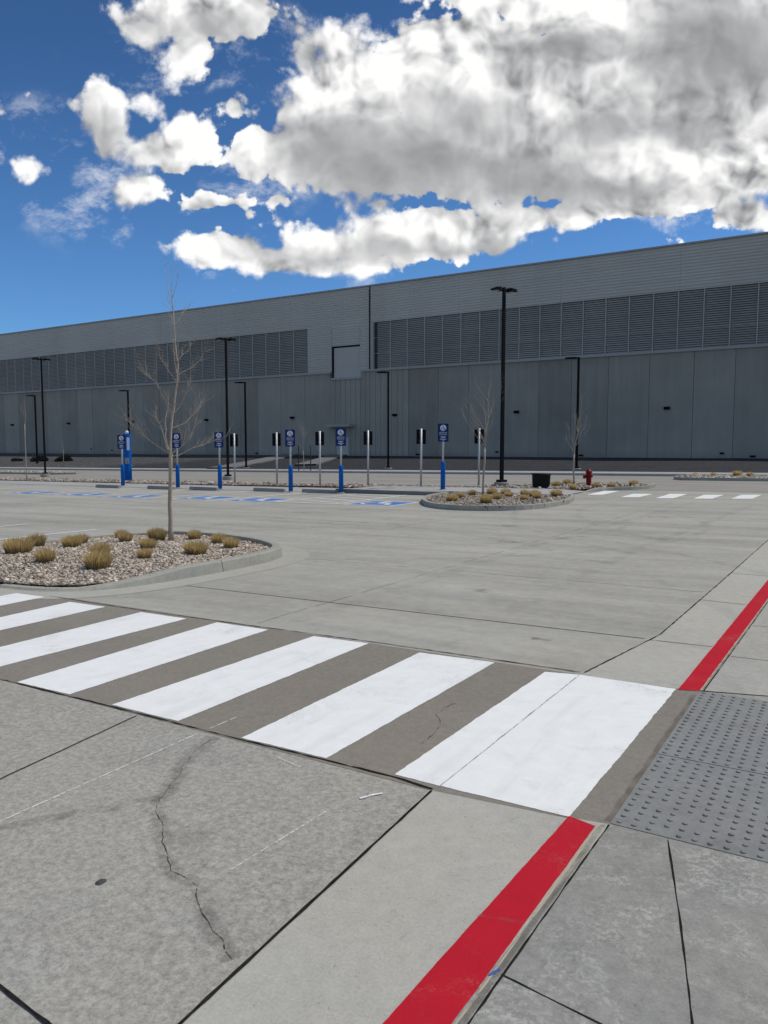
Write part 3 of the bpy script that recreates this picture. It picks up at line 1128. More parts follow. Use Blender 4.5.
def BZ(x, y):
    """berm surface"""
    t = max(0, min(1, (y - 50.0) / 27.0))
    return (GZ(x) + 0.14) * (1 - t) + 0.53 * t


fk = MB()
kerb(fk, [(60 - i * 4.0, 46.3) for i in range(60)][::-1], lambda x, y: 0.15, seg=4.5)
struct('kerb', fk, M['path'])
fw = MB()
fw.sheet([(-200, 46.45), (60, 46.45), (60, 50), (-200, 50)], 0.14)
struct('far_footway', fw, M['path'])
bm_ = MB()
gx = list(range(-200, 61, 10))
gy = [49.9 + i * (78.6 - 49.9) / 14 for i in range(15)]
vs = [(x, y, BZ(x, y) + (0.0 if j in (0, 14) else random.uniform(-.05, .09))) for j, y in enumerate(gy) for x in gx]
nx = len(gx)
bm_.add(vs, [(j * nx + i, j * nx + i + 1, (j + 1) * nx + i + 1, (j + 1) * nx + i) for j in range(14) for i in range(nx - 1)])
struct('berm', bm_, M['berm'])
fp = MB()
fp.box(-200, 60, 78.5, 80.4, 0.1, 0.548)
struct('foundation_path', fp, M['path'])


def ramp_path(name, a, b, w):
    o = MB()
    N = 16
    A, B = Vector(a), Vector(b)
    d = (B - A).normalized()
    nr = Vector((-d.y, d.x)) * w / 2
    vs = []
    for i in range(N + 1):
        p = A.lerp(B, i / N)
        for s in (1, -1):
            q = p + nr * s
            vs.append((q.x, q.y, BZ(q.x, q.y) + .13))
    n0 = len(vs)
    vs += [(x, y, z - .4) for x, y, z in vs]
    fs = [(2 * i, 2 * i + 1, 2 * i + 3, 2 * i + 2) for i in range(N)]
    fs = [f[::-1] for f in fs]
    fs += [(2 * i, 2 * i + 2, n0 + 2 * i + 2, n0 + 2 * i) for i in range(N)] + [(2 * i + 1, n0 + 2 * i + 1, n0 + 2 * i + 3, 2 * i + 3) for i in range(N)]
    o.add(vs, fs)
    struct(name, o, M['path_shade'])


ramp_path('path', (-48.0, 49.6), (-63.0, 78.2), 2.4)
ramp_path('path', (-43.5, 56.0), (-55.5, 78.2), 2.0)

# median strips on the far road
for nm, P in (('median', [(-7.7, 40.7), (0, 40.8), (20, 41), (20, 44.9), (-8.2, 44.9), (-8.5, 43.5), (-8.3, 41.6)]), ('median', [(-70, 36.0), (-52, 36.0), (-51, 37.2), (-52, 38.6), (-70, 38.6)])):
    o = MB()
    n = len(P)
    zs = [(x, y, GZ(x) - .02) for x, y in P] + [(x, y, GZ(x) + .15) for x, y in P]
    inn = offset_poly(P, 0.15, True)
    zs += [(x, y, GZ(x) + .15) for x, y in inn]
    o.cur = 0
    o.add(zs, [(i, (i + 1) % n, n + (i + 1) % n, n + i) for i in range(n)] + [(n + i, n + (i + 1) % n, 2 * n + (i + 1) % n, 2 * n + i) for i in range(n)])
    o.cur = 1
    o.add([(x, y, GZ(x) + .14) for x, y in inn], [tuple(range(n))])
    struct(nm, o, [M['kerb'], M['gutter']])
    scat = scatter(inn, 1500 if P[0][0] > -10 else 500, lambda x, y: GZ(x) + .13, 0.05, 0.12, PAL)
    stones('gravel', *scat, label='gravel on the low median at the ' + ('right edge of the far road' if P[0][0] > -10 else 'left end of the far road'))

# ------------------------------------------------------------------ grass clumps


def clump_mesh(seed, blades=300, h=0.27, rad=0.15, green=0.5):
    r = np.random.default_rng(seed)
    V, F, C = [], [], []
    for i in range(blades):
        a = r.uniform(0, 2 * math.pi)
        q = math.sqrt(r.random())
        bx, by = rad * 0.75 * q * math.cos(a), rad * 0.75 * q * math.sin(a)
        hh = h * r.uniform(0.70, 1.05) * (1 - 0.25 * q * q)
        if r.random() < 0.03:
            hh *= 1.18
        lean = q * r.uniform(0.15, 0.55) + r.normal(0, 0.07)
        ld = a + r.normal(0, 0.45)
        w = r.uniform(0.0025, 0.0050)
        tw = r.uniform(0, math.pi)
        g = r.random()
        straw = np.array([0.72, 0.545, 0.27]) * r.uniform(0.7, 1.25)
        olive = np.array([0.52, 0.41, 0.145]) * r.uniform(0.7, 1.25)
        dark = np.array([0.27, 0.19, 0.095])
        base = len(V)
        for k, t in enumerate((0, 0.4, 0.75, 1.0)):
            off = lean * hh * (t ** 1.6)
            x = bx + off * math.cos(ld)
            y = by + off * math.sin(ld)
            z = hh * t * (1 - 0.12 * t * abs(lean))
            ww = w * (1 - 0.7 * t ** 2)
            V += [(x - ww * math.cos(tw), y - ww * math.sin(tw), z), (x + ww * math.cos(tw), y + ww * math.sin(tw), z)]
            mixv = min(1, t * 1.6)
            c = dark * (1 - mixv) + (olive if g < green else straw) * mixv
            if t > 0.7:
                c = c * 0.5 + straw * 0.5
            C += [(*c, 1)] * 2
        for k in range(3):
            F.append((base + 2 * k, base + 2 * k + 1, base + 2 * k + 3, base + 2 * k + 2))
    me = bpy.data.meshes.new('grass_clump')
    me.from_pydata(V, [], F)
    at = me.color_attributes.new('tone', 'FLOAT_COLOR', 'POINT')
    at.data.foreach_set('color', np.array(C, np.float32).reshape(-1))
    me.materials.append(M['blade'])
    me.update()
    return me


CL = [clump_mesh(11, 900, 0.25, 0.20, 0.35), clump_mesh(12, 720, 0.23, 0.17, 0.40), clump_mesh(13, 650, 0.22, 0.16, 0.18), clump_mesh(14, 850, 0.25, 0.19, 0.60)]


def grass(x, y, z, k, s, label, group):
    o = bpy.data.objects.new('grass_clump', CL[k % 4])
    COL.objects.link(o)
    o.location = (x, y, z)
    o.rotation_euler = (0, 0, random.uniform(0, 6.28))
    o.scale = (s * random.uniform(.95, 1.1), s * random.uniform(.95, 1.1), s * random.uniform(.9, 1.1))
    tag(o, label, 'grass clump', group)


T1 = [(-10.60, 6.70, 0, 1.30, 'big golden grass clump at the left edge of the photo in the near island'),
      (-11.20, 7.40, 1, 1.15, 'grass clump half hidden behind the big one at the left edge of the near island'),
      (-9.42, 6.34, 2, 1.05, 'pale straw grass clump alone in front of the big left one'),
      (-10.40, 7.47, 0, 1.0, 'left clump of the pair right of the big golden clump in the near island'),
      (-10.85, 7.97, 2, 0.95, 'right clump of the pair near the left back kerb of the near island'),
      (-8.36, 6.38, 3, 1.22, 'greenest grass clump, close to the front kerb in the middle of the near island'),
      (-9.05, 6.95, 1, 1.05, 'grass clump directly behind the greenest clump of the near island'),
      (-11.0, 8.89, 2, 0.95, 'farther clump of the overlapping pair left of the trunk, by the back kerb'),
      (-10.20, 8.33, 2, 0.95, 'nearer clump of the overlapping pair left of the trunk, by the back kerb'),
      (-9.99, 8.80, 0, 1.05, 'grass clump just left of and touching the tree trunk'),
      (-9.15, 7.88, 2, 1.0, 'farther clump of the stacked pair in front of the tree, left of the trunk'),
      (-8.45, 7.22, 2, 0.90, 'nearer clump of the stacked pair in front of the tree, left of the trunk'),
      (-9.69, 9.36, 1, 0.92, 'small grass clump behind and right of the tree trunk at the back kerb'),
      (-8.22, 7.96, 3, 1.12, 'broad grass clump right of the trunk at the front kerb of the near island'),
      (-8.88, 9.12, 1, 1.0, 'left clump of the last pair at the rounded right end of the near island'),
      (-8.28, 8.76, 2, 1.0, 'right clump of the last pair at the rounded right end of the near island')]
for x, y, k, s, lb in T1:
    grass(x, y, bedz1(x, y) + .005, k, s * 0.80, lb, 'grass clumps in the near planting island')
T2 = [(-10.18, 20.05, 0, 1.1, 'leftmost low grass clump at the front of the far island'),
      (-10.82, 21.88, 2, 1.0, 'grass clump behind the leftmost one of the far island'),
      (-10.95, 23.02, 1, 1.1, 'grass clump left of the small tree in the back row of the far island'),
      (-8.93, 19.69, 3, 1.35, 'largest yellow green grass clump at the front kerb below the far island tree'),
      (-10.50, 23.60, 0, 1.1, 'grass clump at the foot of the far island tree, on its right'),
      (-10.05, 23.70, 2, 1.2, 'grass clump in the back row below the tall light pole, left of it'),
      (-9.36, 21.44, 1, 1.1, 'grass clump right behind the largest yellow green one of the far island'),
      (-9.53, 22.75, 2, 1.1, 'grass clump in the middle of the far island right of the light pole foot'),
      (-9.30, 23.50, 1, 1.0, 'back row grass clump between the light pole and the black tub'),
      (-8.54, 21.56, 2, 1.05, 'small straw clump at the front kerb left of the black tub'),
      (-8.75, 22.95, 0, 1.15, 'grass clump directly in front of the black tub, overlapping it'),
      (-8.38, 22.2, 1, 1.0, 'grass clump in front of the right edge of the black tub'),
      (-8.25, 23.55, 0, 1.1, 'rightmost clump of the far island, right of the black tub'),
      (-10.56, 30.11, 3, 1.12, 'dark green clump between the black tub and the thin tree'),
      (-10.75, 32.03, 3, 1.20, 'tall green clump behind the dark one, left of the thin tree'),
      (-9.20, 28.09, 2, 1.08, 'brown clump between the thin tree and the red hydrant'),
      (-8.85, 29.8, 3, 1.04, 'left clump of the pair right of the red hydrant'),
      (-8.35, 30.2, 0, 1.0, 'right clump of the pair right of the red hydrant'),
      (-7.85, 31.6, 3, 1.24, 'olive clump at the far right by the kerb past the red hydrant')]
for x, y, k, s, lb in T2:
    z = bedz2b(x, y) if y > 27 else bedz2(x, y)
    grass(x, y, z + .01, k, s * 0.85, lb, 'grass clumps in the far planting island')
for x, y, k, s, lb in ((-7.6, 43.6, 2, 0.8, 'dull grass clump at the left end of the right hand median'), (-6.7, 43.5, 2, 0.9, 'second dull clump from the left on the right hand median'),
                       (-5.55, 43.7, 0, 1.3, 'widest dry clump on the right hand median'), (-4.9, 43.2, 2, 1.2, 'dry clump near the right photo edge on the median')):
    grass(x, y, GZ(x) + .14, k, s, lb, 'grass clumps on the far median')

# dark low shrubs on the berm


def shrub_mesh(seed):
    r = np.random.default_rng(seed)
    V, F, C = [], [], []
    for i in range(900):
        d = r.normal(0, 1, 3)
        d /= np.linalg.norm(d)
        d[2] = abs(d[2])
        p = d * np.array([1.6, 1.2, 0.75]) * r.uniform(0.55, 1.0) + np.array([0, 0, 0.1])
        p[2] += 0.25 * math.sin(3 * p[0] + seed) * 0.5
        s = r.uniform(0.06, 0.14)
        a = r.normal(0, 1, 3) * s
        b = r.normal(0, 1, 3) * s
        k = len(V)
        V += [tuple(p - a), tuple(p + b), tuple(p + a)]
        F.append((k, k + 1, k + 2))
        C += [(*(np.array([0.022, 0.027, 0.02]) * r.uniform(.5, 1.5)), 1)] * 3
    me = bpy.data.meshes.new('shrub')
    me.from_pydata(V, [], F)
    at = me.color_attributes.new('tone', 'FLOAT_COLOR', 'POINT')
    at.data.foreach_set('color', np.array(C, np.float32).reshape(-1))
    me.materials.append(M['blade'])
    return me


for i, (x, y, s, lb) in enumerate(((-94.4, 60, 0.55, 'small dark shrub nearest the left photo edge on the gravel berm'),
                                   (-89.6, 60, 0.85, 'dark spreading shrub at the foot of the leftmost single arm lamp post'),
                                   (-84.6, 60, 0.85, 'dark spreading shrub right of the tall double lamp on the left, on the berm'))):
    o = bpy.data.objects.new('shrub', shrub_mesh(30 + i))
    COL.objects.link(o)
    o.location = (x, y, BZ(x, y) - .05)
    o.scale = (s, s, s)
    tag(o, lb, 'shrub', 'dark shrubs on the berm')

# ------------------------------------------------------------------ trees
RT = Vector((math.cos(YAW), math.sin(YAW), 0))       # world directions used to lay out the near tree's limbs
FD = Vector((-math.sin(YAW), math.cos(YAW), 0))


def twigs(mb, pts, r0, r, depth, rnd, n, L):
    """grow side twigs off a limb polyline"""
    for _ in range(n):
        k = rnd.uniform(0.25, 0.98) * (len(pts) - 1)
        i = min(int(k), len(pts) - 2)
        a, b = Vector(pts[i]), Vector(pts[i + 1])
        p = a.lerp(b, k - i)
        d = (b - a).normalized()
        side = Vector((rnd.gauss(0, 1), rnd.gauss(0, 1), rnd.gauss(0.2, 0.5)))
        side = (side - d * side.dot(d)).normalized()
        dr = (d * rnd.uniform(0.5, 1.1) + side * 0.8 + Vector((0, 0, 0.35))).normalized()
        ln = L * rnd.uniform(0.45, 1.1)
        q = [p]
        for s in range(3):
            dr = (dr + Vector((rnd.gauss(0, .16), rnd.gauss(0, .16), rnd.gauss(0.06, .14)))).normalized()
            q.append(q[-1] + dr * ln / 3)
        rr = r * rnd.uniform(0.8, 1.1)
        mb.ring_tube(q, [rr, rr * .8, rr * .6, rr * .35], 4, False)
        if depth > 0:
            twigs(mb, q, rr, rr * 0.7, depth - 1, rnd, rnd.choice((1, 2, 2)), ln * 0.5)


def jitter_line(P, rnd, amp):
    out = [P[0]]
    for a, b in zip(P, P[1:]):
        out.append((a + b) / 2 + Vector((rnd.gauss(0, amp), rnd.gauss(0, amp), rnd.gauss(0, amp))))
        out.append(b)
    return out


# near tree: limb outlines as (offset to the side, height) in metres, measured off the trunk foot
tx, ty = -9.76, 8.91
t1 = thing('tree', 'bare young tree with pale twigs standing in the near gravel island', 'tree', (tx, ty, bedz1(tx, ty)), 0)
t1['_o'] = (0, 0, 0)
u = 12.73 / 766


def L(pxs, dep, rnd, amp=0.006):
    n = len(pxs) - 1
    return jitter_line([RT * ((x - 172) * u) + FD * (dep * i / n) + Vector((0, 0, (543 - y) * u)) for i, (x, y) in enumerate(pxs)], rnd, amp)


rnd = random.Random(5)
tr = MB()
P = L([(172, 545), (171.6, 520), (171.4, 498), (172.4, 475), (173, 455)], 0.02, rnd, 0.004)
tr.ring_tube(P, [0.052, 0.041, 0.037, 0.035, 0.034, 0.033, 0.032, 0.032, 0.033], 10)
tr.build('trunk', M['bark'], t1, smooth=True)
br = MB()
limbs = [([(173, 456), (174, 432), (175.5, 418), (178, 402), (181, 384.6), (181.5, 371.7), (182, 364)], 0.05, 0.032, 0.019, 8, 0.5),
         ([(182, 364), (180, 346), (179, 324), (177.7, 307)], 0.03, 0.018, 0.012, 5, 0.45),
         ([(177.7, 308), (178.6, 292), (178.3, 271)], -0.05, 0.011, 0.003, 1, 0.2),
         ([(177, 304), (171, 281.5), (170, 262)], 0.1, 0.008, 0.003, 1, 0.2),
         ([(177.7, 305), (186, 280), (185, 264)], -0.1, 0.008, 0.003, 1, 0.2),
         ([(172, 455), (156, 443.7), (144, 432), (133, 421)], -0.2, 0.020, 0.005, 8, 0.5),
         ([(172.4, 455), (167, 438), (165.4, 423), (168, 408), (166, 396)], 0.35, 0.017, 0.005, 6, 0.4),
         ([(171.6, 455), (166, 443), (160, 428), (153, 418), (151, 406)], 0.5, 0.013, 0.004, 6, 0.4),
         ([(173.5, 455), (181, 451), (191.6, 442.6), (198, 429.7), (203.5, 412.5), (207, 404)], -0.1, 0.019, 0.005, 8, 0.5),
         ([(173.5, 458), (181, 456.6), (191.6, 450), (201, 447), (216, 441), (226, 437)], 0.35, 0.014, 0.004, 7, 0.45),
         ([(176, 417), (184, 409), (190.6, 397.5), (194, 391), (194, 382)], -0.15, 0.013, 0.004, 5, 0.35),
         ([(175, 408), (167, 397.5), (160.5, 384.6), (151, 376), (145, 365)], -0.1, 0.013, 0.004, 6, 0.45),
         ([(182, 364), (186, 357.7), (191, 354), (194, 345)], 0.15, 0.010, 0.003, 4, 0.3),
         ([(181.3, 378), (191.6, 371.7), (202, 362), (206, 350)], 0.25, 0.010, 0.003, 5, 0.4),
         ([(181.3, 376), (178, 363), (176.4, 346), (173, 338)], 0.2, 0.010, 0.003, 4, 0.35),
         ([(181, 385), (173, 372), (168, 360), (167, 345)], -0.3, 0.009, 0.003, 5, 0.35),
         ([(179.5, 330), (186, 318), (190, 305)], 0.2, 0.007, 0.003, 3, 0.3),
         ([(174, 430), (186, 424), (192, 414), (199, 398)], 0.6, 0.010, 0.003, 6, 0.45),
         ([(174, 444), (186, 441), (188, 432), (194, 425)], -0.4, 0.010, 0.003, 4, 0.3)]
for pts, dep, ra, rb, n, ln in limbs:
    P = L(pts, dep, rnd, 0.007)
    rad = [(ra + (rb - ra) * i / (len(P) - 1)) * (0.60 if pts[0][1] < 310 or pts[0] == (173, 456) or pts[0] == (182, 364) else 0.44) for i in range(len(P))]
    br.ring_tube(P, rad, 6, False)
    twigs(br, P, rb, 0.0021, 1, rnd, int(n * 2.6), ln * 0.75)
br.build('branches', M['twig'], t1, smooth=True)


def bare_tree(label, loc, h, seed, fork, spread, mat, r0=0.035, stake=False, group=None, density=1.0):
    rnd = random.Random(seed)
    t = thing('tree', label, 'tree', loc, 0, group)
    t['_o'] = (0, 0, 0)
    tk = MB()
    lean = Vector((rnd.gauss(0, .02), rnd.gauss(0, .02), 0))
    P = [Vector((0, 0, -0.05)), lean * 0.4 * fork + Vector((0, 0, fork * 0.5)), lean * fork + Vector((0, 0, fork))]
    P = jitter_line(P, rnd, 0.008)
    tk.ring_tube(P, [r0, r0 * .92, r0 * .86, r0 * .82, r0 * .8], 8)
    tk.build('trunk', M['bark'], t, smooth=True)
    b = MB()
    top = Vector((rnd.uniform(0.02, .1) * h, rnd.uniform(-.02, .02) * h, h))
    Lp = [P[-1] - Vector((0, 0, 0.03)), P[-1].lerp(top, .35) + Vector((rnd.gauss(0, .05), rnd.gauss(0, .05), 0)), P[-1].lerp(top, .7), top]
    Lp = jitter_line(Lp, rnd, 0.02)
    b.ring_tube(Lp, [r0 * .55 * (1 - 0.85 * i / (len(Lp) - 1)) for i in range(len(Lp))], 6, False)
    twigs(b, Lp, r0 * .3, 0.0035, 1, rnd, int(10 * density), h * 0.12)
    for i in range(int(13 * density)):
        k = rnd.uniform(0.0, 0.75) ** 1.3
        p = P[-1].lerp(top, k)
        a = rnd.uniform(0, 2 * math.pi)
        ln = spread * (1 - 0.65 * k) * rnd.uniform(0.6, 1.1)
        d = Vector((math.cos(a), math.sin(a), rnd.uniform(0.9, 2.0))).normalized()
        q = [p]
        for s in range(4):
            d = (d + Vector((rnd.gauss(0, .1), rnd.gauss(0, .1), 0.08))).normalized()
            q.append(q[-1] + d * ln / 3.2)
        r1 = r0 * 0.27 * (1 - .4 * k)
        b.ring_tube(q, [r1, r1 * .8, r1 * .6, r1 * .45, r1 * .25], 5, False)
        twigs(b, q, r1 * .3, 0.003, 1, rnd, int(4 * density), ln * .5)
    b.build('branches', mat, t, smooth=True)
    return t


bare_tree('slim bare tree in the far gravel island left of the tall light pole', (-10.62, 23.17, bedz2(-10.6, 0)), 4.1, 21, 1.55, 1.35, M['twig_dark'], 0.04)
bare_tree('thin faint bare tree left of the red hydrant', (-9.94, 30.36, bedz2b(-9.9, 0)), 3.7, 22, 1.3, 1.0, M['twig_dark'], 0.04)
bare_tree('very thin pale sapling at the left photo edge behind the accessible stalls', (-41.6, 27.0, GZ(-41.6) + .1), 5.0, 23, 3.2, 0.6, M['twig_dark'], 0.03, density=0.5)
bare_tree('faint tiny sapling on the berm right of the left double lamp', (-79.0, 56.0, BZ(-79, 56)), 3.4, 25, 1.6, 0.9, M['twig_dark'], 0.035, density=0.6)
bare_tree('staked faint sapling between two dark stakes in front of the warehouse', (-36.6, 46.9, GZ(-36.6) + .14), 3.9, 24, 1.5, 1.3, M['twig_dark'], 0.035)
for i, (x, y, lb) in enumerate(((-36.95, 46.7, 'left dark stake of the staked sapling by the far kerb'), (-36.1, 47.1, 'right dark stake of the staked sapling by the far kerb'))):
    o = MB()
    o.ring_tube([(x, y, GZ(x) + .1), (x + .02, y, GZ(x) + 1.2), (x, y, GZ(x) + 2.05)], [0.045, 0.043, 0.04], 6)
    ob = o.build('tree_stake', M['wood'], origin=(x, y, GZ(x) + .1))
    tag(ob, lb, 'stake', 'stakes of the sapling')

# ------------------------------------------------------------------ light poles


def double_pole(label, loc, hd):
    t = thing('street_lamp', label, 'street lamp', loc, hd, 'tall double headed lamps')
    t['_o'] = (0, 0, 0)
    b = MB()
    b.lathe([(0.31, -0.2), (0.31, 0.17), (0.29, 0.20)], 20)
    b.build('concrete_base', M['kerb'], t, smooth=False)
    p = MB()
    p.box(-0.16, 0.16, -0.16, 0.16, 0.202, 0.30)
    p.ring_tube([(0, 0, 0.30), (0, 0, 8.05)], [0.088, 0.075], 4, phase=math.pi / 4)
    p.build('pole', M['black'], t)
    for s in (1, -1):
        h = MB()
        h.box(*sorted((s * 0.05, s * 0.16)), -0.04, 0.04, 7.90, 7.99)
        # tapered flat head
        x0, x1, xm = s * 0.16, s * 0.58, s * 0.26
        w = 0.16
        prof = [(x0, 0.07, 7.885, 8.02), (xm, w, 7.89, 8.03), (s * 0.50, w, 7.90, 8.0), (x1, w * .85, 7.91, 7.955)]
        vs = []
        for x, ww, z0, z1 in prof:
            vs += [(x, -ww, z0), (x, ww, z0), (x, ww, z1), (x, -ww, z1)]
        fs = [(4 * i + k, 4 * i + (k + 1) % 4, 4 * i + 4 + (k + 1) % 4, 4 * i + 4 + k) for i in range(3) for k in range(4)] + [(0, 3, 2, 1), (12, 13, 14, 15)]
        h.add(vs, fs)
        hh = h.build('lamp_head', M['black'], t)
        ln = MB()
        ln.box(*sorted((s * 0.28, s * 0.49)), -0.10, 0.12, 7.882, 7.893)
        ln.build('lens', M['lamp'], hh)
    return t


HD = R(62)
D0 = double_pole('tall black double headed lamp post in the middle right, behind the far gravel island', (-12.60, 29.3, GZ(-12.6) + .08), HD)
dup(D0, (-31.0, 32.66, GZ(-31) + .02), HD, 'tall black double headed lamp post left of centre, beside the white backed sign posts')
dup(D0, (-47.6, 32.3, GZ(-47.6) + .02), HD, 'tall black double headed lamp post at the left, near the photo edge')


def single_pole(label, loc, rz):
    t = thing('lamp_post', label, 'lamp post', loc, rz, 'single arm lamps in front of the warehouse')
    t['_o'] = (0, 0, 0)
    b = MB()
    b.lathe([(0.36, -0.5), (0.36, 0.10), (0.34, 0.13)], 18)
    b.build('concrete_base', M['path'], t)
    p = MB()
    p.box(-0.17, 0.17, -0.17, 0.17, 0.132, 0.24)
    p.ring_tube([(0, 0, 0.24), (0, 0, 8.35)], [0.12, 0.11], 4, phase=math.pi / 4)
    p.build('pole', M['black'], t)
    a = MB()
    a.box(-0.22, 0.10, -0.07, 0.07, 8.352, 8.46)
    vs = []
    for x, w, z0, z1 in ((-0.22, 0.12, 8.33, 8.47), (-0.45, 0.19, 8.34, 8.47), (-1.0, 0.17, 8.36, 8.44)):
        vs += [(x, -w, z0), (x, w, z0), (x, w, z1), (x, -w, z1)]
    a.add(vs, [(4 * i + k, 4 * i + (k + 1) % 4, 4 * i + 4 + (k + 1) % 4, 4 * i + 4 + k) for i in range(2) for k in range(4)] + [(0, 3, 2, 1), (8, 9, 10, 11)])
    a.build('lamp_head', M['black'], t)
    return t


def spz(x, y):
    return BZ(x, y)


SL = [(-17.2, 53.2, 'black single arm lamp post at the right, behind the thin tree and hydrant', 0.93),
      (-32.1, 52.0, 'black single arm lamp post near the photo centre, right of the door canopy', 0.91),
      (-46.4, 51.2, 'black single arm lamp post on the berm beside the diagonal path', 0.90),
      (-63.9, 53.0, 'black single arm lamp post behind the blue call tower', 0.92),
      (-82.5, 55.0, 'leftmost black single arm lamp post, beside the left double lamp', 0.96)]
S0 = None
for x, y, lb, sc in SL:
    lo = (x, y, BZ(x, y) - .06)
    if S0 is None:
        S0 = single_pole(lb, lo, R(28))
        S0.scale = (sc, sc, sc)
    else:
        dup(S0, lo, R(28), lb, sc)

# ------------------------------------------------------------------ signs


def flat_text(txt, size, mat, name):
    cu = bpy.data.curves.new(name, 'FONT')
    cu.body = txt
    cu.size = size
    cu.align_x = 'CENTER'
    cu.align_y = 'CENTER'
    cu.extrude = 0.001
    cu.resolution_u = 2
    ob = bpy.data.objects.new(name, cu)
    COL.objects.link(ob)
    dg = bpy.context.evaluated_depsgraph_get()
    me = bpy.data.meshes.new_from_object(ob.evaluated_get(dg))
    bpy.data.objects.remove(ob)
    me.materials.clear()
    me.materials.append(mat)
    return me


def blue_sign(label, loc, rz):
    t = thing('parking_sign', label, 'parking sign', loc, rz, 'blue accessible parking signs')
    t['_o'] = (0, 0, 0)
    p = MB()
    p.ring_tube([(0, 0, 0.9), (0, 0, 2.50)], 0.038, 12)
    p.build('post', M['galv'], t, smooth=True)
    s = MB()
    s.lathe([(0.092, 0.0), (0.092, 1.02), (0.078, 1.07), (0.045, 1.10)], 18)
    s.build('bollard_sleeve', M['blue'], t, smooth=True)
    f = MB()
    f.lathe([(0.15, -0.06), (0.15, 0.018), (0.10, 0.03)], 18)
    f.build('footing', M['path'], t)
    pl = MB()
    w, z0, z1, c = 0.205, 1.86, 2.55, 0.03
    poly = [(-w + c, z0), (w - c, z0), (w, z0 + c), (w, z1 - c), (w - c, z1), (-w + c, z1), (-w, z1 - c), (-w, z0 + c)]
    n = len(poly)
    vs = [(x, -0.052, z) for x, z in poly] + [(x, -0.044, z) for x, z in poly]
    pl.add(vs, [tuple(range(n)), tuple(range(2 * n - 1, n - 1, -1))] + [(i, n + i, n + (i + 1) % n, (i + 1) % n) for i in range(n)])
    plate = pl.build('sign_plate', M['navy'], t)
    d = MB()
    nn = 24
    cz = 2.385
    d.add([(0.118 * math.cos(2 * math.pi * k / nn), -0.0545, cz + 0.118 * math.sin(2 * math.pi * k / nn)) for k in range(nn)], [tuple(range(nn))])
    d.build('symbol_disc', M['signwhite'], plate)
    g_ = MB()
    yy = [-0.0568]

    def putv(pp):
        yy[0] -= 0.0002
        g_.add([(a * 0.24, yy[0], cz + b * 0.24) for a, b in pp], [tuple(range(len(pp)))])
    isa(putv)
    g_.build('wheelchair_symbol', M['navy'], plate)
    for txt, sz, z in (('RESERVED', 0.068, 2.20), ('PARKING', 0.068, 2.13)):
        o = bpy.data.objects.new('lettering', flat_text(txt, sz, M['signwhite'], 'lettering'))
        COL.objects.link(o)
        o.parent = plate
        o.location = (0, -0.0555, z)
        o.rotation_euler = (R(90), 0, 0)
    for z, ws in ((2.045, (0.05, 0.03, 0.07, 0.04)), (2.01, (0.03, 0.06, 0.04)), (1.955, (0.06, 0.05, 0.07, 0.05)), (1.92, (0.04, 0.05))):
        ln = MB()
        tot = sum(ws) + 0.004 * (len(ws) - 1)
        x = -tot / 2
        for q in ws:
            ln.add([(x, -0.0555, z - .010), (x + q, -0.0555, z - .010), (x + q, -0.0555, z + .010), (x, -0.0555, z + .010)], [(0, 1, 2, 3)])
            x += q + 0.004
        ln.build('small_print', M['signwhite'], plate)
    return t


SG = [((-13.70, 26.2), 'rightmost blue accessible parking sign, left of the far gravel island'),
      ((-17.40, 24.66), 'blue accessible parking sign in front of the door canopy'),
      ((-19.80, 24.50), 'blue accessible parking sign right of the staked stalls centre, left of the canopy one'),
      ((-24.15, 24.93), 'blue accessible parking sign just left of the middle double lamp post'),
      ((-26.95, 25.07), 'blue accessible parking sign partly behind the near tree trunk'),
      ((-31.2, 25.42), 'leftmost blue accessible parking sign, in front of the blue call tower')]
B0 = None
for (x, y), lb in SG:
    x, y = x * .965, y * .965
    lo = (x, y, GZ(x) + (0.137 if x > -16.9 and y > 24.2 else 0.014))
    rz = R(27)
    if B0 is None:
        B0 = blue_sign(lb, lo, rz)
    else:
        dup(B0, lo, rz + random.uniform(-.06, .06), lb)
for o in [q for q in bpy.data.objects if q.name.startswith('parking_sign')]:
    o.scale = (0.96, 0.96, 0.96)


def back_sign(label, loc, rz):
    t = thing('back_facing_sign', label, 'sign', loc, rz, 'signs seen from behind')
    t['_o'] = (0, 0, 0)
    p = MB()
    p.ring_tube([(0, 0, -0.1), (0, 0, 2.58)], 0.045, 10)
    p.build('post', M['galv'], t, smooth=True)
    pl = MB()
    pl.box(-0.205, 0.205, 0.05, 0.056, 1.92, 2.54)
    pl.build('sign_plate', M['signback'], t)
    b = MB()
    for z in (2.05, 2.42):
        b.box(-0.06, 0.06, 0.030, 0.049, z - .02, z + .02)
    b.build('bracket', M['galv'], t)
    return t


BK = [((-14.05, 30.2), 'dark sign seen from behind, half hidden by the slim bare tree', 26),
      ((-16.05, 28.68), 'dark sign seen from behind just left of the rightmost blue sign', 30),
      ((-19.20, 29.35), 'dark sign seen from behind beside the centre lamp post', 34),
      ((-21.30, 28.50), 'dark sign seen from behind between the two central blue signs', 38),
      ((-24.10, 28.77), 'dark sign seen from behind right next to a blue sign, left of centre', 42),
      ((-26.80, 28.72), 'leftmost dark sign seen from behind, beside the middle double lamp', 56)]
K0 = None
for (x, y), lb, a in BK:
    x, y = x * .975, y * .975
    lo = (x, y, GZ(x) + .02)
    if K0 is None:
        K0 = back_sign(lb, lo, R(a))
    else:
        dup(K0, lo, R(a), lb)
for o in [q for q in bpy.data.objects if q.name.startswith('back_facing_sign')]:
    o.scale = (0.965, 0.965, 0.965)

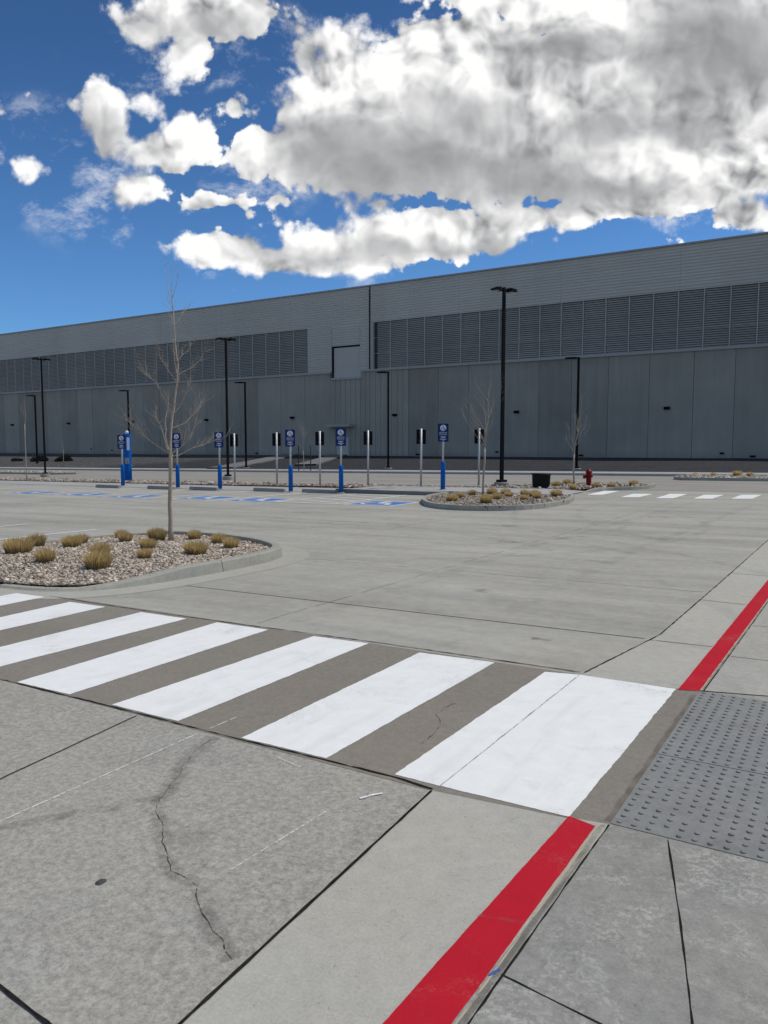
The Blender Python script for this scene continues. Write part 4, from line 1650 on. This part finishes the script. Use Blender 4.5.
# blue call tower
cx_, cy_ = -34.6, 28.55
ct = thing('emergency_call_tower', 'tall blue emergency call tower with a white lamp on top, behind the leftmost blue sign', 'call tower', (cx_, cy_, GZ(cx_) + .03), R(40))
ct['_o'] = (0, 0, 0)
o = MB()
o.ring_tube([(0, 0, 0), (0, 0, 2.62)], [0.215, 0.215], 20)
o.build('column', M['blue'], ct, smooth=False)
o = MB()
o.lathe([(0.10, 2.622), (0.10, 2.74), (0.07, 2.78), (0.02, 2.80)], 16)
o.build('beacon', M['signwhite'], ct, smooth=True)
o = MB()
o.box(0.02, 0.16, -0.222, -0.2, 1.72, 2.42)
o.build('label_strip', M['signwhite'], ct)
o = MB()
o.box(-0.09, 0.12, -0.235, -0.2, 0.98, 1.30)
fp_ = o.build('speaker_panel', M['grey_box'], ct)
o = MB()
o.lathe([(0.03, 0), (0.03, 0.02)], 12, axis=Matrix.Translation((0.015, -0.236, 1.08)) @ Matrix.Rotation(R(90), 4, 'X'))
o.build('button', M['hydrant'], fp_)

# wheel stops
WS = [((-26.1, 23.3), 'wheel stop in the stall left of the sign behind the near tree'), ((-23.6, 23.4), 'wheel stop right of the near tree trunk'),
      ((-20.25, 23.7), 'wheel stop left of the central blue sign'), ((-17.75, 23.7), 'wheel stop between the two central blue signs'), ((-29.5, 23.2), 'leftmost wheel stop, left of the blue call tower')]
W0 = None
for (x, y), lb in WS:
    if W0 is None:
        o = MB()
        prof = [(-0.085, 0.0), (0.085, 0.0), (0.085, 0.05), (0.055, 0.135), (-0.055, 0.135), (-0.085, 0.05)]
        n = len(prof)
        vs = []
        for xx in (-0.80, -0.78, 0.78, 0.80):
            k = 0.9 if abs(xx) > 0.79 else 1.0
            vs += [(xx, a * k, b * (k if b else 1)) for a, b in prof]
        fs = [(i * n + k, i * n + (k + 1) % n, (i + 1) * n + (k + 1) % n, (i + 1) * n + k) for i in range(3) for k in range(n)]
        fs += [tuple(range(n - 1, -1, -1)), tuple(3 * n + k for k in range(n))]
        o.add(vs, [f[::-1] for f in fs])
        W0 = o.build('wheel_stop', M['tan_stop'], origin=(0, 0, 0))
        W0.location = (x, y, GZ(x) + .004)
        tag(W0, lb, 'wheel stop', 'concrete wheel stops')
    else:
        c = W0.copy()
        COL.objects.link(c)
        c.location = (x, y, GZ(x) + .004)
        c['label'] = lb
    
# hydrant
hx, hy = -9.30, 30.35
hy_t = thing('fire_hydrant', 'red fire hydrant in the gravel right of the thin tree', 'fire hydrant', (hx, hy, bedz2b(hx, hy)), R(35))
hy_t['_o'] = (0, 0, 0)
o = MB()
o.lathe([(0.16, 0.0), (0.16, 0.035), (0.105, 0.04), (0.10, 0.10), (0.105, 0.42), (0.135, 0.43), (0.135, 0.47), (0.105, 0.48), (0.105, 0.56)], 20)
o.build('barrel', M['hydrant'], hy_t, smooth=False)
o = MB()
o.lathe([(0.13, 0.561), (0.13, 0.59), (0.11, 0.63), (0.07, 0.68), (0.035, 0.70), (0.03, 0.75)], 20)
o.build('bonnet', M['hydrant'], hy_t, smooth=True)
for nm, dv, r_, z, ln in (('pumper_cap', Vector((-1, -0.15, 0)), 0.075, 0.40, 0.22), ('hose_cap', Vector((0.1, -1, 0)), 0.05, 0.42, 0.18), ('hose_cap', Vector((0.9, 0.4, 0)), 0.05, 0.42, 0.17)):
    dv.normalize()
    o = MB()
    a = Vector((0, 0, z))
    o.ring_tube([a + dv * 0.09, a + dv * (ln - 0.05), a + dv * (ln - 0.05), a + dv * ln], [r_ * .75, r_ * .75, r_, r_], 14)
    o.build(nm, M['hydrant'], hy_t)

# black tub in the far island
bx, by = -10.62, 28.55
bt = thing('planter_tub', 'wide black plastic tub standing behind the grass of the far gravel island', 'tub', (bx, by, GZ(bx) + .11), R(20))
bt['_o'] = (0, 0, 0)
o = MB()
prof = [(0.325, 0.0), (0.345, 0.25), (0.355, 0.53)]
n = 24
vs, fs = [], []


def sq(r, k):
    t = 2 * math.pi * k / n
    c, s = math.cos(t), math.sin(t)
    e = 0.55
    return (r * math.copysign(abs(c) ** e, c), r * 0.8 * math.copysign(abs(s) ** e, s))


for r_, z in prof + [(0.33, 0.525), (0.30, 0.30)]:
    vs += [(*sq(r_, k), z + 0.015 * (sq(r_, k)[0] / 0.36) * -1 * (z > .4)) for k in range(n)]
for i in range(4):
    fs += [(i * n + k, i * n + (k + 1) % n, (i + 1) * n + (k + 1) % n, (i + 1) * n + k) for k in range(n)]
fs += [tuple(range(n - 1, -1, -1)), tuple(4 * n + k for k in range(n))]
o.add(vs, fs)
o.build('tub_body', M['black_plastic'], bt)
o = MB()
pts = [(*sq(0.365, k), 0.54 - 0.015 * sq(0.365, k)[0] / 0.36) for k in range(n)]
o.ring_tube(pts + [pts[0], pts[1]], 0.022, 6, False)
o.build('rim', M['black_plastic'], bt, smooth=True)

# ------------------------------------------------------------------ the warehouse
XL, XR, YF = -150.0, 32.0, 80.0
ZB, ZT = 0.55, 21.15
wh = thing('warehouse', 'long grey windowless warehouse with ribbed metal top and dark louver bands above precast wall panels', 'warehouse', (-60, YF, ZB))
wh['_o'] = (-60, YF, ZB)
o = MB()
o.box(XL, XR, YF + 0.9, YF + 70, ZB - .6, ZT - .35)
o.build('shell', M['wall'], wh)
o = MB()
o.box(XL - .2, XR + .2, YF + 0.7, YF + 70.2, ZT - .345, ZT - .1)
o.build('roof', M['roofing'], wh)
# precast panels
edges = [-10.7, -14.4, -18.6, -22.7, -26.6, -30.2, -34.3, -38.6, -42.5, -46.5, -48.9, -52.0, -53.4, -56.4, -58.1, -62.2, -66.2, -70.2, -73.5, -76.9, -80, -84.7, -89.5, -93, -96.6,
         -101.5, -105, -108.7, -112.8, -116.8, -120.8, -124.8, -129, -133, -137, -141, -145.5, XL]
edges = [XR, 29.3, 25.3, 21.3, 17.3, 13.3, 9.3, 5.3, 1.3, -2.7, -6.7] + edges
for i, (a, b) in enumerate(zip(edges, edges[1:])):
    o = MB()
    top = 10.03 if (b > -58.2 and a < -53.3) else 10.885
    g_ = 0.018
    inset = random.choice((0.0, 0.0, 0.0, 0.012, 0.02))
    if -58.2 < b and a < -46:
        # vertically scored panels by the joint
        w = a - b
        m_ = max(1, round(w / 0.7))
        for k in range(m_):
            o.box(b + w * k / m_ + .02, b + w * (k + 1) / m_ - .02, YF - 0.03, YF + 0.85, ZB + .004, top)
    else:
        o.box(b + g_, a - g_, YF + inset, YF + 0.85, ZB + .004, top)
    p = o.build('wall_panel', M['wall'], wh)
# ribbed cladding


def ribs(o, x0, x1, z0, z1, y=YF - 0.10, pitch=0.30, d=0.055):
    zz = z0
    prof = []
    while zz < z1 - 1e-6:
        for f, dd in ((0.0, 0), (0.42, 0), (0.52, d), (0.88, d)):
            q = zz + f * pitch
            if q <= z1:
                prof.append((q, y - dd + d))
        zz += pitch
    prof.append((z1, y + d))
    n = len(prof)
    # split along x in sheets
    k = max(1, round((x1 - x0) / 12.4))
    for i in range(k):
        a, b = x0 + (x1 - x0) * i / k, x0 + (x1 - x0) * (i + 1) / k - 0.012
        o.add([(a, yy, z) for z, yy in prof] + [(b, yy, z) for z, yy in prof], [(j, n + j, n + j + 1, j + 1) for j in range(n - 1)])


JX = -52.0
o = MB()
ribs(o, XL, JX - .12, 16.75, ZT - .05)
ribs(o, -61.6, -57.75, 11.12, 16.75)
ribs(o, -57.75, -53.45, 14.25, 16.75)
ribs(o, -53.45, JX - .12, 11.12, 16.75)
o.build('cladding', M['clad'], wh)
o = MB()
ribs(o, JX + .12, XR, 16.75, ZT - .05)
o.build('cladding', M['clad'], wh)
o = MB()
o.box(JX + .12, -51.45, YF - 0.12, YF - .05, 11.12, 16.75)
o.build('corner_flashing', M['trim'], wh)
o = MB()
o.box(JX - .115, JX + .115, YF - 0.02, YF + .03, 11.12, ZT - .05)
o.build('expansion_gap', M['void'], wh)
# trims
o = MB()
o.box(XL, -57.95, YF - 0.16, YF + .5, 10.89, 11.11)
o.build('sill_trim', M['trim'], wh)
o = MB()
o.box(-53.3, XR, YF - 0.16, YF + .5, 10.89, 11.11)
o.build('sill_trim', M['trim'], wh)
o = MB()
o.box(-57.95, -53.3, YF - 0.16, YF + .5, 10.04, 10.30)
o.build('sill_trim', M['trim'], wh)
o = MB()
o.box(XL, XR, YF - 0.22, YF + 0.7, ZT - .04, ZT + .12)
o.build('coping', M['coping'], wh)
# recessed upper door
o = MB()
o.box(-57.55, -53.45, YF + 0.16, YF + .26, 10.305, 14.05)
dd_ = o.build('loading_door', M['door'], wh)
o = MB()
o.box(-57.74, -57.555, YF - 0.05, YF + .22, 10.305, 14.24)
o.box(-53.444, -53.34, YF - 0.05, YF + .22, 10.305, 14.24)
o.box(-57.55, -53.45, YF - 0.05, YF + .15, 14.055, 14.24)
o.build('door_frame', M['mull'], dd_)
# back-up behind cladding so nothing shows through
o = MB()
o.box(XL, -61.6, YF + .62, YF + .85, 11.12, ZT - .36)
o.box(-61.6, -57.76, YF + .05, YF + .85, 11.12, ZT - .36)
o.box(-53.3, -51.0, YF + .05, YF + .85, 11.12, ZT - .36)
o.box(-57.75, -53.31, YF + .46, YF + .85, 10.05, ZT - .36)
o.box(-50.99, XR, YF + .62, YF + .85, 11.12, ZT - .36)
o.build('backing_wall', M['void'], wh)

# louver panels (2.36 m modules)
LZ0, LZ1, MW = 11.115, 16.745, 2.36


def louver_meshes():
    m = MB()
    m.box(-0.045, 0.045, -0.02, 0.20, 0, LZ1 - LZ0)
    mull = m.build('mullion', M['mull'], origin=(0, 0, 0), link=False).data
    b = MB()
    n = 26
    pt = (LZ1 - LZ0) / n
    for i in range(n):
        z = i * pt
        # sloped blade with a turned-down front lip
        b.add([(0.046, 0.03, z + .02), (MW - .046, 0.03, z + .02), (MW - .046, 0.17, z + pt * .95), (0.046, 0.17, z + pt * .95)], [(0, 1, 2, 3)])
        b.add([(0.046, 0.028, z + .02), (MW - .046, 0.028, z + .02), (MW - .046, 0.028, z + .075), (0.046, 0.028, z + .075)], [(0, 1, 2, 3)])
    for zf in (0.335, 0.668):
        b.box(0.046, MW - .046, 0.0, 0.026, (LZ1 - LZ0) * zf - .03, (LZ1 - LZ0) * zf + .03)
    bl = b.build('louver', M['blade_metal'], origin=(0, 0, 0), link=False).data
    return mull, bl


mull, blm = louver_meshes()
starts = [-61.6 - MW * (i + 1) for i in range(int((-61.6 - XL) / MW))] + [-51.45 + MW * i for i in range(int((XR + 51.45) / MW))]
for x in starts:
    o = bpy.data.objects.new('louver', blm)
    COL.objects.link(o)
    o.parent = wh
    o.location = (x + 60, 0.03, LZ0 - ZB)
    q = bpy.data.objects.new('mullion', mull)
    COL.objects.link(q)
    q.parent = o
    q.location = (0, -0.03, 0)
# wall lights, vents, canopy and door
for x in (-126.6, -111.0, -95.4, -79.8, -64.2, -48.4, -32.7, -16.8, -0.8, 15.2):
    o = MB()
    zc = 5.45
    yb = YF - 0.035
    vs = [(x - .28, yb, zc - .16), (x + .28, yb, zc - .16), (x + .28, yb, zc + .16), (x - .28, yb, zc + .16),
          (x - .26, yb - .32, zc - .02), (x + .26, yb - .32, zc - .02), (x + .26, yb - .32, zc + .13), (x - .26, yb - .32, zc + .13)]
    o.add(vs, [(0, 3, 2, 1), (4, 5, 6, 7), (0, 1, 5, 4), (3, 7, 6, 2), (0, 4, 7, 3), (1, 2, 6, 5)])
    o.build('wall_light', M['black'], wh)
for x, z, r_ in ((-100.5, 1.1, .22), (-86, 0.9, .2), (-35.0, 1.05, .26), (-11.6, 1.0, .26), (-70.5, .75, .3), (-45.2, .72, .35), (-25.4, .72, .35), (-8.9, .72, .35), (-105.5, 1.3, .18)):
    o = MB()
    o.box(x - r_ * .7, x + r_ * .7, YF - .10, YF - .034, z - .09, z + .09)
    o.build('wall_vent', M['black'], wh)
o = MB()
o.box(-58.0, -54.3, YF - 1.3, YF - .034, 4.12, 4.45)
o.build('door_canopy', M['trim'], wh)
o = MB()
o.box(-57.0, -55.2, YF - .085, YF - .034, 0.56, 2.8)
dr = o.build('door', M['door'], wh)
o = MB()
for x in (-57.08, -55.2):
    o.box(x, x + .08, YF - .11, YF - .034, 0.56, 2.88)
o.build('door_frame', M['mull'], dr)

# ------------------------------------------------------------------ sun, sky and clouds
SUN_EL, SUN_AZ = R(57), R(41.5)        # azimuth from +Y towards +X
sl = bpy.data.lights.new('sun', 'SUN')
sl.energy = 2.95
sl.angle = R(0.9)
sl.color = (1.0, 0.945, 0.86)
so = bpy.data.objects.new('sun', sl)
COL.objects.link(so)
sd = Vector((math.sin(SUN_AZ) * math.cos(SUN_EL), math.cos(SUN_AZ) * math.cos(SUN_EL), math.sin(SUN_EL)))
so.rotation_euler = sd.to_track_quat('Z', 'Y').to_euler()
so.location = sd * 60

w = bpy.data.worlds.new('World')
scene.world = w
w.use_nodes = True
t = NT(w.node_tree)
for n in list(w.node_tree.nodes):
    w.node_tree.nodes.remove(n)
sky = t.node('ShaderNodeTexSky', sky_type='NISHITA')
sky.sun_disc = False
sky.sun_elevation = SUN_EL
sky.sun_rotation = SUN_AZ
sky.altitude = 1300
sky.air_density = 1.0
sky.dust_density = 0.6
sky.ozone_density = 2.0
d = t.node('ShaderNodeTexCoord').outputs['Generated']
fwd = t.v('DOT_PRODUCT', d, tuple(FD))
rgt = t.v('DOT_PRODUCT', d, tuple(RT))
sepd = t.node('ShaderNodeSeparateXYZ')
t.l.new(d, sepd.inputs[0])
fs_ = t.m('MAXIMUM', fwd, 0.08)
uvc = t.node('ShaderNodeCombineXYZ')
t.put(uvc.inputs[0], t.m('DIVIDE', rgt, fs_))
t.put(uvc.inputs[1], t.m('DIVIDE', sepd.outputs[2], fs_))
p0 = uvc.outputs[0]
# billowing domain warp


def warp2(scale, detail, rough):
    n = t.node('ShaderNodeTexNoise', noise_dimensions='2D')
    t.put(n.inputs['Vector'], p0)
    n.inputs['Scale'].default_value = scale
    n.inputs['Detail'].default_value = detail
    n.inputs['Roughness'].default_value = rough
    return n.outputs['Color']



wv = t.v('SUBTRACT', warp2(5.0, 3, 0.55), (0.5, 0.5, 0.5))
wv2 = t.v('SUBTRACT', warp2(17.0, 2, 0.5), (0.5, 0.5, 0.5))
p = t.v('MULTIPLY_ADD', wv, (0.048, 0.048, 0), p0)
p = t.v('MULTIPLY_ADD', wv2, (0.022, 0.022, 0), p)


SP, CP = math.sin(PITCH), math.cos(PITCH)


def dirc(px, py):
    """direction on the sky (slope right / slope up about the heading) of a cloud measured in the photo"""
    b = -(py - 512) / 766.0
    f_ = CP + b * SP
    return ((px - 384) / 766.0 / f_, (-SP + b * CP) / f_)


def blobs(lst, pp, soft):
    cur = None
    for cx, cy, rx, ry in lst:
        c0 = dirc(cx, cy)
        ru, rv = rx / 766.0, ry / 766.0
        q = t.v('MULTIPLY_ADD', pp, (1 / ru, 1 / rv, 0), (-c0[0] / ru, -c0[1] / rv, 0))
        ln = t.v('LENGTH', q)
        k = (ru * rv) ** 0.5
        f = t.m('MULTIPLY_ADD', ln, -k, k)
        cur = f if cur is None else t.m('SMOOTH_MAX', cur, f, soft)
    return cur


MAIN = [(300, 88, 20, 26), (330, 38, 22, 20), (366, 36, 18, 18), (285, 110, 22, 24), (415, 40, 34, 26), (345, 100, 72, 74), (308, 62, 34, 44), (352, 52, 34, 36), (228, 108, 27, 28), (440, 75, 72, 64), (400, 152, 150, 48), (500, 150, 150, 55),
        (560, 85, 135, 92), (690, 75, 140, 95), (700, -30, 300, 60), (640, 175, 150, 42), (740, 140, 110, 62), (255, 140, 55, 26), (185, 148, 48, 20),
        (104, 122, 38, 44), (142, 98, 44, 18), (205, 14, 92, 36), (180, 48, 34, 32), (150, 15, 30, 24), (230, 246, 72, 20), (175, 250, 45, 10), (330, 242, 92, 28), (430, 236, 100, 30), (530, 218, 95, 24),
        (640, 203, 105, 24), (300, 262, 130, 20), (134, 189, 50, 18), (755, 216, 52, 24), (668, 243, 16, 4), (22, 165, 26, 20), (10, 110, 16, 8), (225, 205, 40, 10), (275, 208, 28, 12), (165, 148, 60, 22), (205, 128, 36, 18), (250, 150, 40, 22), (265, 165, 40, 20), (380, 205, 40, 16), (290, 225, 60, 16)]
DARK = [(400, 166, 120, 36), (320, 150, 46, 26), (500, 165, 90, 26), (580, 190, 90, 14), (725, 45, 75, 42), (560, 50, 40, 18), (600, 130, 40, 16), (690, 128, 40, 10), (106, 136, 22, 14),
        (330, 256, 50, 5), (440, 250, 80, 5), (200, 30, 36, 7), (455, 118, 45, 22)]
HOLE = [(569, 62, 7, 14), (540, 36, 22, 7), (630, 75, 8, 7)]
F0 = blobs(MAIN, p, 0.02)
Hh = blobs(HOLE, p, 0.005)


def n2d(vec, scale, detail, rough):
    n = t.node('ShaderNodeTexNoise', noise_dimensions='2D')
    t.put(n.inputs['Vector'], vec)
    n.inputs['Scale'].default_value = scale
    n.inputs['Detail'].default_value = detail
    n.inputs['Roughness'].default_value = rough
    return n.outputs['Fac']


def puffs(vec, scale, detail=2.0):
    v_ = t.node('ShaderNodeTexVoronoi', feature='F1', voronoi_dimensions='2D')
    t.put(v_.inputs['Vector'], vec)
    v_.inputs['Scale'].default_value = scale
    v_.inputs['Detail'].default_value = detail
    v_.inputs['Roughness'].default_value = 0.5
    v_.inputs['Lacunarity'].default_value = 2.3
    return v_.outputs['Distance']


n1 = n2d(p0, 9.0, 7, 0.60)
n2 = n2d(t.v('ADD', p0, (3.3, 1.7, 0)), 30.0, 5, 0.62)
pf = puffs(p, 15.0, 2.0)
D = t.m('MULTIPLY_ADD', t.m('MULTIPLY', t.m('SUBTRACT', n1, 0.5), t.ramp(F0, 0.03, 0.10, 1.0, 0.35)), 0.090, t.m('MULTIPLY', F0, 1.25))
D = t.m('MULTIPLY_ADD', t.m('SUBTRACT', n2, 0.5), 0.055, D)
D = t.m('MULTIPLY_ADD', t.m('SUBTRACT', 0.5, pf), 0.052, D)
D = t.m('MULTIPLY_ADD', t.m('MAXIMUM', t.m('MULTIPLY_ADD', t.m('SUBTRACT', n2, 0.5), 0.03, Hh), -0.004), -4.0, D)
D = t.m('SUBTRACT', D, 0.009)
# everywhere else: scattered cumulus from plain noise
gen = t.m('MULTIPLY', t.m('SUBTRACT', t.noise(d, 3.2, 4, 0.6), 0.55), 0.35)
side = t.ramp(fwd, 0.45, 0.62)
mixn = t.node('ShaderNodeMix', data_type='FLOAT')
t.put(mixn.inputs[0], side)
t.put(mixn.inputs[2], gen)
t.put(mixn.inputs[3], D)
D = mixn.outputs[0]
soft = t.ramp(n2d(p0, 4.0, 1, 0.5), 0.35, 0.65, 0.010, 0.036)
alpha = t.ramp(D, 0.0, soft)
alpha = t.m('MULTIPLY', alpha, t.ramp(sepd.outputs[2], 0.0, 0.06))
# relief: density towards the sun side (up and right) against density here


def rel(fn, off, k):
    return t.m('MULTIPLY', t.m('SUBTRACT', fn(p), fn(t.v('ADD', p, off))), k)


OFF = t.v('ADD', p, (0.009, 0.017, 0))
rl = t.m('MULTIPLY', t.m('SUBTRACT', puffs(OFF, 15.0, 2.0), pf), 1.05)
OFF2 = t.v('ADD', p, (0.022, 0.036, 0))
rl = t.m('MULTIPLY_ADD', t.m('SUBTRACT', puffs(OFF2, 6.0, 1.0), puffs(p, 6.0, 1.0)), 0.75, rl)
dk = t.ramp(t.m('MULTIPLY_ADD', t.m('SUBTRACT', n2d(p0, 7.0, 3, 0.5), 0.5), 0.07, blobs(DARK, p, 0.06)), -0.085, 0.045)
thick = t.ramp(D, 0.01, 0.12)
val = t.m('MULTIPLY_ADD', dk, -0.50, 0.97)
val = t.m('MULTIPLY_ADD', thick, -0.10, val)
val = t.m('ADD', val, t.m('MULTIPLY', rl, t.m('MULTIPLY_ADD', dk, -0.88, 1.0)))
val = t.ramp(val, 0.25, 1.0, 0.27, 1.0, False)
ccol = t.mix(t.ramp(val, 0.3, 0.8, 0, 1, False), (0.95, 0.965, 1.0), (1.0, 1.0, 0.995))
cs = t.v('SCALE', ccol)
t.put(cs.node.inputs['Scale'], val)
# clear sky, a little deeper than the model gives
skc = t.v('MULTIPLY', sky.outputs[0], (0.040, 0.067, 0.093))
hz = t.ramp(sepd.outputs[2], 0.12, 0.62, 1.25, 0.80)
sks = t.v('SCALE', skc)
t.put(sks.node.inputs['Scale'], hz)
wm = t.ramp(blobs([(150, 170, 190, 90), (300, 262, 220, 34), (30, 150, 90, 60), (620, 235, 200, 40), (250, 60, 200, 60)], p0, 0.05), 0.0, 0.06)
wn_ = t.ramp(n2d(t.v('MULTIPLY', p, (0.75, 1.25, 0)), 8.5, 7, 0.68), 0.52, 0.78, 0.0, 0.75)
wisp = t.m('MULTIPLY', t.m('MULTIPLY', wm, wn_), side)
sks = t.mix(wisp, sks, (0.86, 0.88, 0.92))
fin = t.mix(alpha, sks, cs)
bg = t.node('ShaderNodeBackground')
t.l.new(fin, bg.inputs['Color'])
bg.inputs['Strength'].default_value = 1.0
ow = t.node('ShaderNodeOutputWorld')
t.l.new(bg.outputs[0], ow.inputs['Surface'])

w.cycles.sampling_method = 'MANUAL'
w.cycles.sample_map_resolution = 256
scene.cycles.max_bounces = 4
scene.cycles.diffuse_bounces = 2
scene.cycles.glossy_bounces = 2
scene.cycles.transparent_max_bounces = 6
scene.view_settings.view_transform = 'Standard'
scene.view_settings.look = 'None'
scene.view_settings.exposure = 0
scene.view_settings.gamma = 1
for ob in bpy.data.objects:
    if '_o' in ob:
        del ob['_o']
